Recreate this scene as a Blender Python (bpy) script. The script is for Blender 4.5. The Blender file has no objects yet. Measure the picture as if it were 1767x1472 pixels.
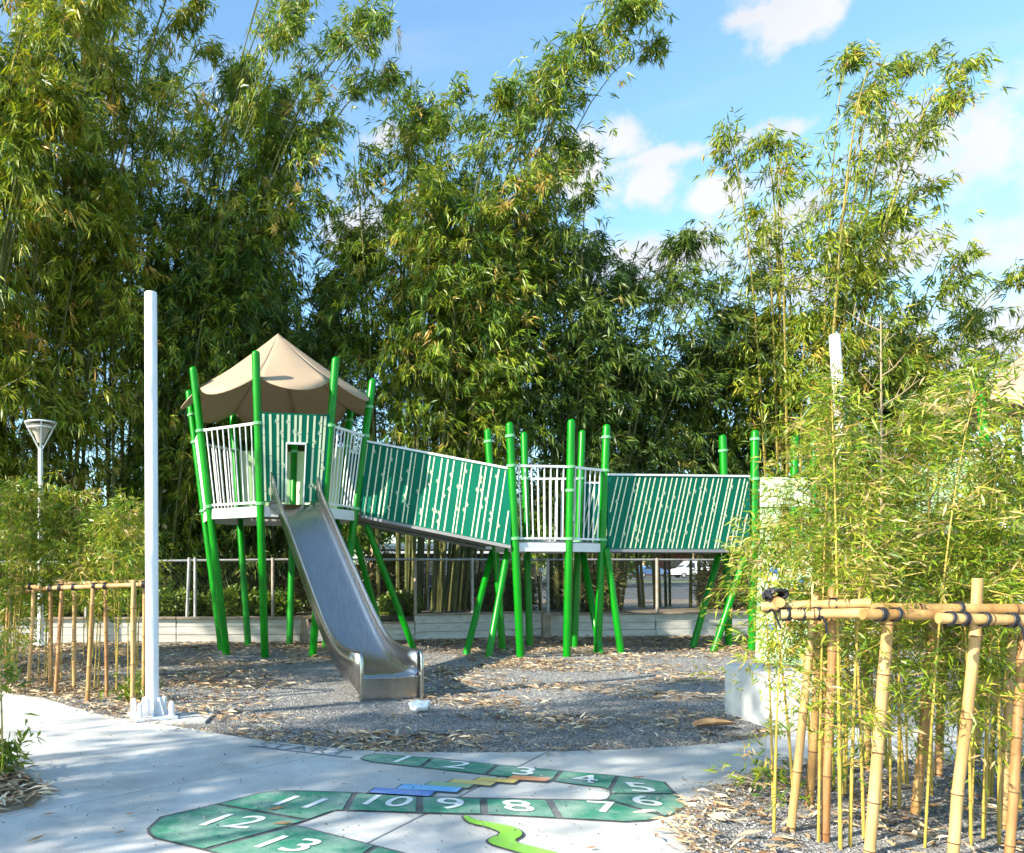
import bpy, bmesh, math, random
import numpy as np
from mathutils import Vector, Matrix, noise as mnoise

# ------------------------------------------------------------------ camera, sky, sun
scene = bpy.context.scene
COL = scene.collection
R = math.radians
CAM_H, FPX, PX, PY, W, H = 1.3, 1300.0, 480.0, 977.0, 1767.0, 1472.0

cam_d = bpy.data.cameras.new("camera")
cam = bpy.data.objects.new("camera", cam_d)
COL.objects.link(cam)
cam.location = (0, 0, CAM_H)
cam.rotation_euler = (R(90), 0, 0)
cam_d.sensor_fit = 'HORIZONTAL'
cam_d.sensor_width = 36.0
cam_d.lens = 36.0 * FPX / W
cam_d.shift_x = (W / 2 - PX) / W
cam_d.shift_y = (PY - H / 2) / W
cam_d.clip_start = 0.05
cam_d.clip_end = 3000
scene.camera = cam

SUN_TRAVEL = Vector((0.78, 0.36, -0.50)).normalized()
SUN_ELEV = math.asin(-SUN_TRAVEL.z)
SUN_AZ = math.atan2(-SUN_TRAVEL.x, -SUN_TRAVEL.y)     # clockwise from +Y


def pix_dir(x, y):
    return Vector(((x - PX) / FPX, 1.0, (PY - y) / FPX)).normalized()


def make_world():
    w = bpy.data.worlds.new("World")
    scene.world = w
    w.use_nodes = True
    nt = w.node_tree
    nt.nodes.clear()
    N, L = nt.nodes.new, nt.links.new
    out = N('ShaderNodeOutputWorld')
    bg = N('ShaderNodeBackground')
    sky = N('ShaderNodeTexSky')
    sky.sky_type = 'NISHITA'
    sky.sun_disc = False
    sky.sun_elevation = SUN_ELEV
    sky.sun_rotation = SUN_AZ % (2 * math.pi)
    sky.air_density = 1.0
    sky.dust_density = 0.5
    sky.ozone_density = 0.3
    tc = N('ShaderNodeTexCoord')
    nrm = N('ShaderNodeVectorMath'); nrm.operation = 'NORMALIZE'
    L(tc.outputs['Generated'], nrm.inputs[0])
    dirv = nrm.outputs[0]
    noi = N('ShaderNodeTexNoise')
    noi.inputs['Scale'].default_value = 19.0
    noi.inputs['Detail'].default_value = 7.0
    noi.inputs['Roughness'].default_value = 0.58
    L(dirv, noi.inputs['Vector'])
    nfac = N('ShaderNodeMath'); nfac.operation = 'MULTIPLY_ADD'
    L(noi.outputs['Fac'], nfac.inputs[0]); nfac.inputs[1].default_value = 3.0; nfac.inputs[2].default_value = -1.5
    # cumulus puffs that stand in the sky; (direction, half width, half height, weight)
    puffs = []
    for (x, y, rx, ry) in [(1368, 12, 66, 42), (1315, 24, 56, 14), (1078, 240, 52, 32), (1112, 322, 60, 52), (1000, 290, 50, 60),
                           (1665, 240, 125, 84), (1215, 345, 110, 30), (1190, 262, 150, 18), (1560, 440, 260, 50), (1720, 580, 260, 100),
                           (660, 240, 46, 22), (1130, 450, 300, 60), (620, 420, 70, 90)]:
        puffs.append((pix_dir(x, y), rx / FPX, ry / FPX))
    rng = random.Random(5)
    for i in range(16):                                   # the same kind of cloud goes on all round
        az = R(72 + i * 16 + rng.uniform(-6, 6)); el = R(rng.uniform(6, 38))
        v = Vector((math.sin(az) * math.cos(el), math.cos(az) * math.cos(el), math.sin(el)))
        puffs.append((v, rng.uniform(.05, .13), rng.uniform(.035, .07)))
    acc = None
    for (c, rx, rz) in puffs:
        sub = N('ShaderNodeVectorMath'); sub.operation = 'SUBTRACT'
        L(dirv, sub.inputs[0]); sub.inputs[1].default_value = c
        scl = N('ShaderNodeVectorMath'); scl.operation = 'MULTIPLY'
        L(sub.outputs[0], scl.inputs[0]); scl.inputs[1].default_value = (1 / rx, 1 / rx, 1 / rz)
        ln = N('ShaderNodeVectorMath'); ln.operation = 'LENGTH'
        L(scl.outputs[0], ln.inputs[0])
        m = N('ShaderNodeMath'); m.operation = 'SUBTRACT'
        m.inputs[0].default_value = 1.0; L(ln.outputs['Value'], m.inputs[1])
        if acc is None:
            acc = m.outputs[0]
        else:
            mx = N('ShaderNodeMath'); mx.operation = 'MAXIMUM'
            L(acc, mx.inputs[0]); L(m.outputs[0], mx.inputs[1]); acc = mx.outputs[0]
    add = N('ShaderNodeMath'); add.operation = 'ADD'
    L(acc, add.inputs[0]); L(nfac.outputs[0], add.inputs[1])
    sm = N('ShaderNodeMapRange'); sm.interpolation_type = 'SMOOTHSTEP'
    L(add.outputs[0], sm.inputs['Value'])
    sm.inputs['From Min'].default_value = -0.05; sm.inputs['From Max'].default_value = 0.75
    sm.inputs['To Max'].default_value = 0.95
    # thin high streaks
    mp = N('ShaderNodeMapping'); mp.inputs['Scale'].default_value = (1.2, 1.2, 9.0)
    L(dirv, mp.inputs['Vector'])
    n2 = N('ShaderNodeTexNoise'); n2.inputs['Scale'].default_value = 2.6; n2.inputs['Detail'].default_value = 6.0
    L(mp.outputs[0], n2.inputs['Vector'])
    s2 = N('ShaderNodeMapRange'); s2.interpolation_type = 'SMOOTHSTEP'
    L(n2.outputs['Fac'], s2.inputs['Value'])
    s2.inputs['From Min'].default_value = 0.5; s2.inputs['From Max'].default_value = 0.85; s2.inputs['To Max'].default_value = 0.35
    mx = N('ShaderNodeMath'); mx.operation = 'MAXIMUM'
    L(sm.outputs[0], mx.inputs[0]); L(s2.outputs[0], mx.inputs[1])
    mix = N('ShaderNodeMixRGB')
    tintn = N('ShaderNodeMixRGB'); tintn.blend_type = 'MULTIPLY'; tintn.inputs[0].default_value = 1.0
    L(sky.outputs[0], tintn.inputs['Color1']); tintn.inputs['Color2'].default_value = (0.82, 1.05, 1.11, 1)
    L(mx.outputs[0], mix.inputs['Fac']); L(tintn.outputs[0], mix.inputs['Color1'])
    shade = N('ShaderNodeTexNoise'); shade.inputs['Scale'].default_value = 9.0; shade.inputs['Detail'].default_value = 5.0
    L(dirv, shade.inputs['Vector'])
    cr = N('ShaderNodeValToRGB')
    cr.color_ramp.elements[0].position = 0.35; cr.color_ramp.elements[0].color = (2.5, 2.6, 2.75, 1)
    cr.color_ramp.elements[1].position = 0.62; cr.color_ramp.elements[1].color = (2.95, 2.95, 3.0, 1)
    L(shade.outputs['Fac'], cr.inputs[0]); L(cr.outputs[0], mix.inputs['Color2'])
    L(mix.outputs[0], bg.inputs['Color'])
    bg.inputs['Strength'].default_value = 0.15
    L(bg.outputs[0], out.inputs['Surface'])


make_world()
sun_d = bpy.data.lights.new("sun", 'SUN')
sun_d.energy = 5.0
sun_d.angle = R(0.53)
sun_d.color = (1.0, 0.92, 0.76)
sun = bpy.data.objects.new("sun", sun_d)
COL.objects.link(sun)
sun.rotation_euler = SUN_TRAVEL.to_track_quat('-Z', 'Y').to_euler()
sun.location = (-20, -10, 20)
vs = scene.view_settings
vs.view_transform = 'Standard'
vs.look = 'None'
vs.exposure = 1.2
vs.gamma = 1.0
vs.use_curve_mapping = False
scene.cycles.max_bounces = 4
scene.cycles.diffuse_bounces = 2
scene.cycles.transmission_bounces = 3
scene.cycles.glossy_bounces = 3
scene.cycles.use_denoising = True
scene.cycles.debug_use_spatial_splits = True
scene.cycles.use_adaptive_sampling = True
scene.cycles.adaptive_threshold = 0.03


# ------------------------------------------------------------------ helpers
def P(x, y, d):
    """world point seen at photo pixel (x, y) at distance d along the view axis"""
    return Vector(((x - PX) / FPX * d, d, CAM_H - (y - PY) / FPX * d))


def G(x, y, z=0.0):
    d = FPX * (CAM_H - z) / (y - PY)
    return Vector(((x - PX) / FPX * d, d, z))


def DY(y):
    return FPX * CAM_H / (y - PY)


class MB:
    def __init__(self):
        self.v, self.f, self.m = [], [], []

    def add(self, verts, faces, mi=0):
        o = len(self.v)
        self.v.extend([tuple(p) for p in verts])
        self.f.extend([tuple(i + o for i in f) for f in faces])
        self.m.extend([mi] * len(faces))
        return self

    def box(self, c, s, rot=None, mi=0):
        c = Vector(c); hx, hy, hz = s[0] / 2, s[1] / 2, s[2] / 2
        pts = [Vector((x, y, z)) for z in (-hz, hz) for y in (-hy, hy) for x in (-hx, hx)]
        if rot is not None:
            pts = [rot @ p for p in pts]
        return self.hexa([c + p for p in pts], mi)

    def hexa(self, p, mi=0):
        return self.add(p, [(0, 2, 3, 1), (4, 5, 7, 6), (0, 1, 5, 4), (2, 6, 7, 3), (0, 4, 6, 2), (1, 3, 7, 5)], mi)

    def bar(self, a, b, w, t, up=None, mi=0):
        """rectangular bar from a to b; w across, t along the 'up' normal"""
        a, b = Vector(a), Vector(b)
        d = (b - a).normalized()
        u = Vector(up) if up is not None else Vector((0, 0, 1))
        if abs(d.dot(u.normalized())) > 0.98:
            u = Vector((0, 1, 0))
        s = d.cross(u).normalized()
        u = s.cross(d).normalized()
        pts = []
        for q in (a, b):
            for j in (-1, 1):
                for i in (-1, 1):
                    pts.append(q + s * (i * w / 2) + u * (j * t / 2))
        return self.hexa(pts, mi)

    def tube(self, pts, rad, n=8, cap=True, mi=0):
        pts = [Vector(p) for p in pts]
        if not hasattr(rad, '__len__'):
            rad = [rad] * len(pts)
        m = len(pts)
        ref = None
        rings = []
        for i in range(m):
            t = (pts[min(i + 1, m - 1)] - pts[max(i - 1, 0)]).normalized()
            if ref is None:
                ref = Vector((1, 0, 0)) if abs(t.x) < 0.9 else Vector((0, 1, 0))
            u = (ref - t * ref.dot(t)).normalized()
            ref = u
            w = t.cross(u)
            rings.append([pts[i] + (u * math.cos(2 * math.pi * k / n) + w * math.sin(2 * math.pi * k / n)) * rad[i] for k in range(n)])
        vs_ = [p for r in rings for p in r]
        fs = []
        for i in range(m - 1):
            for k in range(n):
                k2 = (k + 1) % n
                fs.append((i * n + k, i * n + k2, (i + 1) * n + k2, (i + 1) * n + k))
        if cap:
            fs.append(tuple(range(n - 1, -1, -1)))
            fs.append(tuple((m - 1) * n + k for k in range(n)))
        return self.add(vs_, fs, mi)

    def poly(self, pts, z0=None, mi=0, thick=0.0):
        """flat polygon (points in order) optionally extruded downwards"""
        n = len(pts)
        pts = [Vector(p) for p in pts]
        area = sum(pts[i].x * pts[(i + 1) % n].y - pts[(i + 1) % n].x * pts[i].y for i in range(n))
        if area < 0:
            pts = pts[::-1]
        if thick <= 0:
            return self.add(pts, [tuple(range(n))], mi)
        low = [p - Vector((0, 0, thick)) for p in pts]
        fs = [tuple(range(n)), tuple(range(2 * n - 1, n - 1, -1))]
        for i in range(n):
            j = (i + 1) % n
            fs.append((i, i + n, j + n, j))
        return self.add(pts + low, fs, mi)

    def build(self, name, mats, parent=None, smooth=False, origin=None, bevel=0.0):
        off = Vector(origin) if origin is not None else (Vector(abs_loc(parent)) if parent else Vector((0, 0, 0)))
        me = bpy.data.meshes.new(name)
        va = np.array(self.v, dtype=np.float64) - np.array(off[:])
        me.from_pydata(va.tolist(), [], self.f)
        if not isinstance(mats, (list, tuple)):
            mats = [mats]
        for m in mats:
            me.materials.append(m)
        if len(mats) > 1:
            me.polygons.foreach_set('material_index', self.m)
        if smooth:
            me.polygons.foreach_set('use_smooth', [True] * len(me.polygons))
            try:
                me.set_sharp_from_angle(angle=R(38))
            except Exception:
                pass
        o = bpy.data.objects.new(name, me)
        COL.objects.link(o)
        if parent:
            o.parent = parent
            if origin is not None:
                o.location = off - abs_loc(parent)
        else:
            o.location = off
        if bevel:
            b = o.modifiers.new('bevel', 'BEVEL'); b.width = bevel; b.segments = 2; b.limit_method = 'ANGLE'
        return o


def abs_loc(o):
    v = Vector((0, 0, 0))
    while o is not None:
        v += Vector(o.location)
        o = o.parent
    return v


def tag(o, label=None, cat=None, group=None, kind=None):
    if label: o['label'] = label
    if cat: o['category'] = cat
    if group: o['group'] = group
    if kind: o['kind'] = kind
    return o


def thing(name, loc, label, cat, group=None):
    o = bpy.data.objects.new(name, None)
    o.empty_display_size = 0.2
    COL.objects.link(o)
    o.location = loc
    return tag(o, label, cat, group)


def lerp(a, b, t):
    return Vector(a) * (1 - t) + Vector(b) * t


# ------------------------------------------------------------------ materials
def mat(name, col=(0.5, 0.5, 0.5), rough=0.6, metal=0.0, spec=0.5, var=0.0, vscale=6.0, bump=0.0, bscale=40.0, coat=0.0, col2=None, stretch=None):
    m = bpy.data.materials.new(name)
    m.use_nodes = True
    nt = m.node_tree
    b = nt.nodes['Principled BSDF']
    b.inputs['Base Color'].default_value = (*col, 1)
    b.inputs['Roughness'].default_value = rough
    b.inputs['Metallic'].default_value = metal
    b.inputs['Specular IOR Level'].default_value = spec
    b.inputs['Coat Weight'].default_value = coat
    b.inputs['Coat Roughness'].default_value = 0.15
    N, L = nt.nodes.new, nt.links.new
    tc = N('ShaderNodeTexCoord')
    vec = tc.outputs['Object']
    if stretch:
        mp = N('ShaderNodeMapping'); mp.inputs['Scale'].default_value = stretch
        L(vec, mp.inputs['Vector']); vec = mp.outputs[0]
    if var > 0 or col2:
        n = N('ShaderNodeTexNoise'); n.inputs['Scale'].default_value = vscale; n.inputs['Detail'].default_value = 6
        n.inputs['Roughness'].default_value = 0.65
        L(vec, n.inputs['Vector'])
        r = N('ShaderNodeValToRGB')
        c2 = col2 if col2 else tuple(min(1, c * (1 + var)) for c in col)
        c1 = col if col2 else tuple(c * (1 - var) for c in col)
        r.color_ramp.elements[0].position = 0.3; r.color_ramp.elements[0].color = (*c1, 1)
        r.color_ramp.elements[1].position = 0.7; r.color_ramp.elements[1].color = (*c2, 1)
        L(n.outputs['Fac'], r.inputs[0]); L(r.outputs[0], b.inputs['Base Color'])
    if bump > 0:
        n2 = N('ShaderNodeTexNoise'); n2.inputs['Scale'].default_value = bscale; n2.inputs['Detail'].default_value = 5
        L(vec, n2.inputs['Vector'])
        bp = N('ShaderNodeBump'); bp.inputs['Strength'].default_value = bump; bp.inputs['Distance'].default_value = 0.01
        L(n2.outputs['Fac'], bp.inputs['Height']); L(bp.outputs[0], b.inputs['Normal'])
    return m


def leaf_mat(name, stops, rough=0.42, trans=0.3):
    m = bpy.data.materials.new(name)
    m.use_nodes = True
    nt = m.node_tree
    b = nt.nodes['Principled BSDF']
    out = nt.nodes['Material Output']
    N, L = nt.nodes.new, nt.links.new
    at = N('ShaderNodeAttribute'); at.attribute_name = 'tint'
    r = N('ShaderNodeValToRGB')
    els = r.color_ramp.elements
    els[0].position = stops[0][0]; els[0].color = (*stops[0][1], 1)
    els[1].position = stops[-1][0]; els[1].color = (*stops[-1][1], 1)
    for p, c in stops[1:-1]:
        e = els.new(p); e.color = (*c, 1)
    L(at.outputs['Fac'], r.inputs[0])
    L(r.outputs[0], b.inputs['Base Color'])
    b.inputs['Roughness'].default_value = rough
    b.inputs['Specular IOR Level'].default_value = 0.45
    if trans > 0:
        t = N('ShaderNodeBsdfTranslucent')
        mixc = N('ShaderNodeMixRGB'); mixc.blend_type = 'MULTIPLY'; mixc.inputs[0].default_value = 1
        L(r.outputs[0], mixc.inputs[1]); mixc.inputs[2].default_value = (1.5, 1.45, 0.6, 1)
        L(mixc.outputs[0], t.inputs['Color'])
        mx = N('ShaderNodeMixShader'); mx.inputs[0].default_value = trans
        L(b.outputs[0], mx.inputs[1]); L(t.outputs[0], mx.inputs[2]); L(mx.outputs[0], out.inputs['Surface'])
    return m


M = {}
M['green'] = mat('green_paint', (0.001, 0.21, 0.004), 0.36, spec=0.3, coat=0.06, var=0.2, vscale=2.5)
M['ring'] = mat('clamp_paint', (0.16, 0.46, 0.20), 0.38, coat=0.1)
M['white_metal'] = mat('white_powder_coat', (0.72, 0.72, 0.72), 0.4, var=0.05)
M['panel'] = mat('teal_plastic', (0.001, 0.125, 0.074), 0.55, spec=0.12, var=0.14, vscale=3)
M['cream'] = mat('cream_plastic', (0.62, 0.68, 0.46), 0.5, var=0.05)
M['palegreen'] = mat('pale_green_plastic', (0.45, 0.66, 0.34), 0.45, var=0.06)
M['canopy'] = mat('tan_plastic', (0.39, 0.285, 0.195), 0.65, spec=0.25, var=0.05, vscale=2)
M['steel'] = mat('brushed_stainless', (0.44, 0.43, 0.41), 0.24, 1.0, var=0.16, vscale=5, bump=0.06, bscale=60, stretch=(14, 1, 1))
M['deck'] = mat('deck_grey', (0.22, 0.22, 0.23), 0.6, var=0.1)
M['fascia'] = mat('fascia_grey', (0.66, 0.66, 0.67), 0.4, var=0.05)
M['polewhite'] = mat('white_pole_paint', (0.74, 0.74, 0.77), 0.4, coat=0.1, var=0.08, vscale=4)
M['lamp'] = mat('lamp_white', (0.80, 0.80, 0.78), 0.45, var=0.06)
M['lampglass'] = mat('lamp_diffuser', (0.45, 0.42, 0.36), 0.25)
M['bamboo'] = mat('dry_bamboo_pole', (0.26, 0.125, 0.035), 0.55, col2=(0.53, 0.325, 0.12), vscale=14, bump=0.2, bscale=60, stretch=(1, 1, 0.18))
M['bamboo_pale'] = mat('pale_bamboo_pole', (0.34, 0.185, 0.06), 0.6, col2=(0.60, 0.395, 0.17), vscale=14, bump=0.2, bscale=60, stretch=(1, 1, 0.18))
M['bamboo_brown'] = mat('brown_bamboo_pole', (0.24, 0.095, 0.03), 0.5, col2=(0.50, 0.28, 0.11), vscale=14, bump=0.2, bscale=60, stretch=(1, 1, 0.18))
M['joint'] = mat('bamboo_joint', (0.12, 0.06, 0.025), 0.7)
M['tie'] = mat('black_rubber_tie', (0.015, 0.014, 0.02), 0.5)
M['culm'] = mat('bamboo_culm', (0.05, 0.075, 0.025), 0.6, spec=0.2, col2=(0.16, 0.15, 0.05), vscale=2.2)
M['culm_gold'] = mat('golden_bamboo_culm', (0.12, 0.14, 0.03), 0.55, spec=0.25, col2=(0.36, 0.24, 0.055), vscale=1.6)
M['culm_young'] = mat('young_bamboo_culm', (0.26, 0.22, 0.03), 0.4, col2=(0.60, 0.38, 0.09), vscale=3)
M['twig'] = mat('dry_twig', (0.36, 0.26, 0.15), 0.7)
M['soil'] = mat('soil', (0.10, 0.075, 0.05), 0.9, col2=(0.24, 0.18, 0.12), vscale=3, bump=0.5, bscale=30)
M['grass'] = mat('far_grass', (0.05, 0.09, 0.02), 0.9, col2=(0.14, 0.16, 0.05), vscale=0.8, bump=0.4, bscale=20)
M['asphalt'] = mat('asphalt', (0.05, 0.055, 0.055), 0.85, col2=(0.085, 0.088, 0.085), vscale=2, bump=0.2, bscale=80)
M['wood'] = mat('weathered_plank', (0.50, 0.475, 0.43), 0.8, col2=(0.78, 0.75, 0.68), vscale=5, bump=0.4, bscale=35, stretch=(0.35, 3, 3))
M['woodcap'] = mat('weathered_cap', (0.20, 0.15, 0.10), 0.85, col2=(0.42, 0.35, 0.27), vscale=6, bump=0.4, bscale=35)
M['galv'] = mat('galvanised_steel', (0.42, 0.42, 0.42), 0.5, 0.4, var=0.25, vscale=12)
M['rust'] = mat('rusty_steel', (0.30, 0.24, 0.19), 0.7, 0.2, col2=(0.45, 0.40, 0.35), vscale=9)
M['wire'] = mat('fence_wire', (0.16, 0.14, 0.12), 0.6, 0.5)
M['block'] = mat('cast_concrete', (0.50, 0.50, 0.49), 0.75, col2=(0.66, 0.655, 0.64), vscale=5, bump=0.15, bscale=60)
M['bag'] = mat('white_plastic_bag', (0.80, 0.81, 0.83), 0.35)
M['sheath'] = mat('dry_sheath', (0.22, 0.11, 0.045), 0.6, col2=(0.48, 0.30, 0.15), vscale=12)
M['card'] = mat('cardboard', (0.50, 0.31, 0.17), 0.8, var=0.1)
M['black'] = mat('black_rubber', (0.02, 0.02, 0.02), 0.6)
M['glass'] = mat('dark_glass', (0.03, 0.035, 0.04), 0.08, spec=0.8)
M['carwhite'] = mat('white_car_paint', (0.80, 0.80, 0.80), 0.25, coat=0.5)
M['cardark'] = mat('grey_car_paint', (0.06, 0.07, 0.08), 0.25, coat=0.5)
M['carblue'] = mat('blue_car_paint', (0.08, 0.16, 0.34), 0.25, coat=0.5)
M['shed'] = mat('dark_cladding', (0.035, 0.035, 0.045), 0.7, var=0.2, vscale=2)
M['shedroof'] = mat('blue_grey_roof', (0.10, 0.14, 0.16), 0.5, var=0.15, vscale=2)
M['brick'] = mat('dark_red_wall', (0.13, 0.035, 0.03), 0.8, var=0.2)
M['box'] = mat('green_cabinet', (0.05, 0.09, 0.075), 0.55, var=0.1)
M['holdb'] = mat('blue_hold', (0.01, 0.16, 0.60), 0.4)
M['holdr'] = mat('red_hold', (0.62, 0.04, 0.03), 0.4)
M['holdy'] = mat('yellow_hold', (0.72, 0.45, 0.04), 0.4)
M['skin'] = mat('skin', (0.42, 0.26, 0.18), 0.6)
M['shirt'] = mat('white_shirt', (0.72, 0.75, 0.82), 0.8)
M['trousers'] = mat('dark_trousers', (0.03, 0.035, 0.05), 0.8)
M['red'] = mat('red_bract', (0.66, 0.03, 0.02), 0.5)

M['leaf'] = leaf_mat('bamboo_leaf', [(0.0, (0.025, 0.075, 0.010)), (0.35, (0.098, 0.18, 0.014)), (0.7, (0.26, 0.32, 0.022)), (0.9, (0.28, 0.27, 0.035)), (1.0, (0.44, 0.28, 0.07))], trans=0.24)
M['leaf_dark'] = leaf_mat('dark_bamboo_leaf', [(0.0, (0.027, 0.066, 0.012)), (0.5, (0.08, 0.133, 0.015)), (0.85, (0.15, 0.20, 0.020)), (1.0, (0.27, 0.23, 0.05))], trans=0.24)
M['leaf_gold'] = leaf_mat('golden_bamboo_leaf', [(0.0, (0.04, 0.095, 0.010)), (0.35, (0.16, 0.23, 0.014)), (0.7, (0.33, 0.36, 0.026)), (0.88, (0.38, 0.31, 0.04)), (1.0, (0.52, 0.31, 0.08))], trans=0.24)
M['leaf_young'] = leaf_mat('young_bamboo_leaf', [(0.0, (0.05, 0.115, 0.010)), (0.4, (0.165, 0.26, 0.014)), (0.7, (0.33, 0.37, 0.028)), (0.9, (0.38, 0.30, 0.08)), (1.0, (0.50, 0.36, 0.18))], trans=0.24)
M['leaf_brown'] = leaf_mat('undergrowth_leaf', [(0.0, (0.03, 0.06, 0.015)), (0.45, (0.09, 0.11, 0.025)), (0.7, (0.2, 0.15, 0.06)), (1.0, (0.34, 0.24, 0.12))], trans=0.2)
M['leaf_bush'] = leaf_mat('bush_leaf', [(0.0, (0.04, 0.09, 0.012)), (0.5, (0.12, 0.20, 0.02)), (1.0, (0.26, 0.30, 0.05))])
M['litter'] = leaf_mat('dry_leaf_litter', [(0.0, (0.13, 0.065, 0.03)), (0.3, (0.32, 0.19, 0.10)), (0.6, (0.52, 0.37, 0.21)), (1.0, (0.76, 0.66, 0.48))], rough=0.8, trans=0.0)
M['chip'] = leaf_mat('rubber_chip', [(0.0, (0.10, 0.097, 0.095)), (0.6, (0.25, 0.245, 0.24)), (1.0, (0.46, 0.45, 0.44))], rough=0.8, trans=0.0)


def mulch_material():
    m = mat('rubber_mulch', (0.06, 0.065, 0.075), 0.9)
    nt = m.node_tree; b = nt.nodes['Principled BSDF']; N, L = nt.nodes.new, nt.links.new
    tc = N('ShaderNodeTexCoord')
    v = N('ShaderNodeTexVoronoi'); v.inputs['Scale'].default_value = 85
    L(tc.outputs['Object'], v.inputs['Vector'])
    r = N('ShaderNodeValToRGB')
    r.color_ramp.elements[0].color = (0.15, 0.148, 0.147, 1); r.color_ramp.elements[1].color = (0.46, 0.45, 0.44, 1)
    sep = N('ShaderNodeSeparateColor'); L(v.outputs['Color'], sep.inputs[0]); L(sep.outputs[0], r.inputs[0])
    n = N('ShaderNodeTexNoise'); n.inputs['Scale'].default_value = 1.1; n.inputs['Detail'].default_value = 5
    L(tc.outputs['Object'], n.inputs['Vector'])
    r2 = N('ShaderNodeValToRGB'); r2.color_ramp.elements[0].position = 0.45; r2.color_ramp.elements[1].position = 0.75
    L(n.outputs['Fac'], r2.inputs[0])
    mx = N('ShaderNodeMixRGB'); mx.inputs['Color2'].default_value = (0.20, 0.155, 0.11, 1)
    mu = N('ShaderNodeMath'); mu.operation = 'MULTIPLY'; mu.inputs[1].default_value = 0.5
    L(r2.outputs[0], mu.inputs[0]); L(mu.outputs[0], mx.inputs[0]); L(r.outputs[0], mx.inputs[1]); L(mx.outputs[0], b.inputs['Base Color'])
    bp = N('ShaderNodeBump'); bp.inputs['Strength'].default_value = 0.9; bp.inputs['Distance'].default_value = 0.02
    L(v.outputs['Distance'], bp.inputs['Height']); L(bp.outputs[0], b.inputs['Normal'])
    return m


def concrete_material():
    m = mat('broom_finished_concrete', (0.52, 0.51, 0.49), 0.8)
    nt = m.node_tree; b = nt.nodes['Principled BSDF']; N, L = nt.nodes.new, nt.links.new
    tc = N('ShaderNodeTexCoord')
    n = N('ShaderNodeTexNoise'); n.inputs['Scale'].default_value = 1.6; n.inputs['Detail'].default_value = 9; n.inputs['Roughness'].default_value = 0.7
    L(tc.outputs['Object'], n.inputs['Vector'])
    r = N('ShaderNodeValToRGB')
    r.color_ramp.elements[0].position = 0.3; r.color_ramp.elements[0].color = (0.38, 0.37, 0.35, 1)
    r.color_ramp.elements[1].position = 0.68; r.color_ramp.elements[1].color = (0.64, 0.63, 0.61, 1)
    L(n.outputs['Fac'], r.inputs[0])
    n2 = N('ShaderNodeTexNoise'); n2.inputs['Scale'].default_value = 160; n2.inputs['Detail'].default_value = 3
    L(tc.outputs['Object'], n2.inputs['Vector'])
    r2 = N('ShaderNodeValToRGB'); r2.color_ramp.elements[0].position = 0.3; r2.color_ramp.elements[0].color = (0.72, 0.72, 0.72, 1)
    r2.color_ramp.elements[1].position = 0.55; r2.color_ramp.elements[1].color = (1, 1, 1, 1)
    L(n2.outputs['Fac'], r2.inputs[0])
    mx = N('ShaderNodeMixRGB'); mx.blend_type = 'MULTIPLY'; mx.inputs[0].default_value = 0.7
    L(r.outputs[0], mx.inputs[1]); L(r2.outputs[0], mx.inputs[2]); L(mx.outputs[0], b.inputs['Base Color'])
    mp = N('ShaderNodeMapping'); mp.inputs['Scale'].default_value = (4, 90, 1); mp.inputs['Rotation'].default_value = (0, 0, R(12))
    L(tc.outputs['Object'], mp.inputs['Vector'])
    n3 = N('ShaderNodeTexNoise'); n3.inputs['Scale'].default_value = 2; n3.inputs['Detail'].default_value = 4
    L(mp.outputs[0], n3.inputs['Vector'])
    bp = N('ShaderNodeBump'); bp.inputs['Strength'].default_value = 0.25; bp.inputs['Distance'].default_value = 0.006
    L(n3.outputs['Fac'], bp.inputs['Height']); L(bp.outputs[0], b.inputs['Normal'])
    return m


def paint_material(name, col, worn=0.35, under=(0.55, 0.56, 0.53)):
    """road paint, rubbed through to the concrete in places"""
    m = mat(name, col, 0.65)
    nt = m.node_tree; b = nt.nodes['Principled BSDF']; N, L = nt.nodes.new, nt.links.new
    tc = N('ShaderNodeTexCoord')
    n = N('ShaderNodeTexNoise'); n.inputs['Scale'].default_value = 3.2; n.inputs['Detail'].default_value = 9; n.inputs['Roughness'].default_value = 0.72
    L(tc.outputs['Object'], n.inputs['Vector'])
    r = N('ShaderNodeValToRGB'); r.color_ramp.elements[0].position = 0.42; r.color_ramp.elements[0].color = (0, 0, 0, 1)
    r.color_ramp.elements[1].position = 0.72; r.color_ramp.elements[1].color = (worn, worn, worn, 1)
    L(n.outputs['Fac'], r.inputs[0])
    n2 = N('ShaderNodeTexNoise'); n2.inputs['Scale'].default_value = 120; n2.inputs['Detail'].default_value = 3
    L(tc.outputs['Object'], n2.inputs['Vector'])
    r2 = N('ShaderNodeValToRGB'); r2.color_ramp.elements[0].position = 0.62; r2.color_ramp.elements[0].color = (0, 0, 0, 1)
    r2.color_ramp.elements[1].position = 0.72; r2.color_ramp.elements[1].color = (worn, worn, worn, 1)
    L(n2.outputs['Fac'], r2.inputs[0])
    ad = N('ShaderNodeMath'); ad.operation = 'ADD'; ad.use_clamp = True
    L(r.outputs[0], ad.inputs[0]); L(r2.outputs[0], ad.inputs[1])
    mx = N('ShaderNodeMixRGB'); mx.inputs[1].default_value = (*col, 1); mx.inputs[2].default_value = (*under, 1)
    L(ad.outputs[0], mx.inputs[0]); L(mx.outputs[0], b.inputs['Base Color'])
    return m


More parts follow.
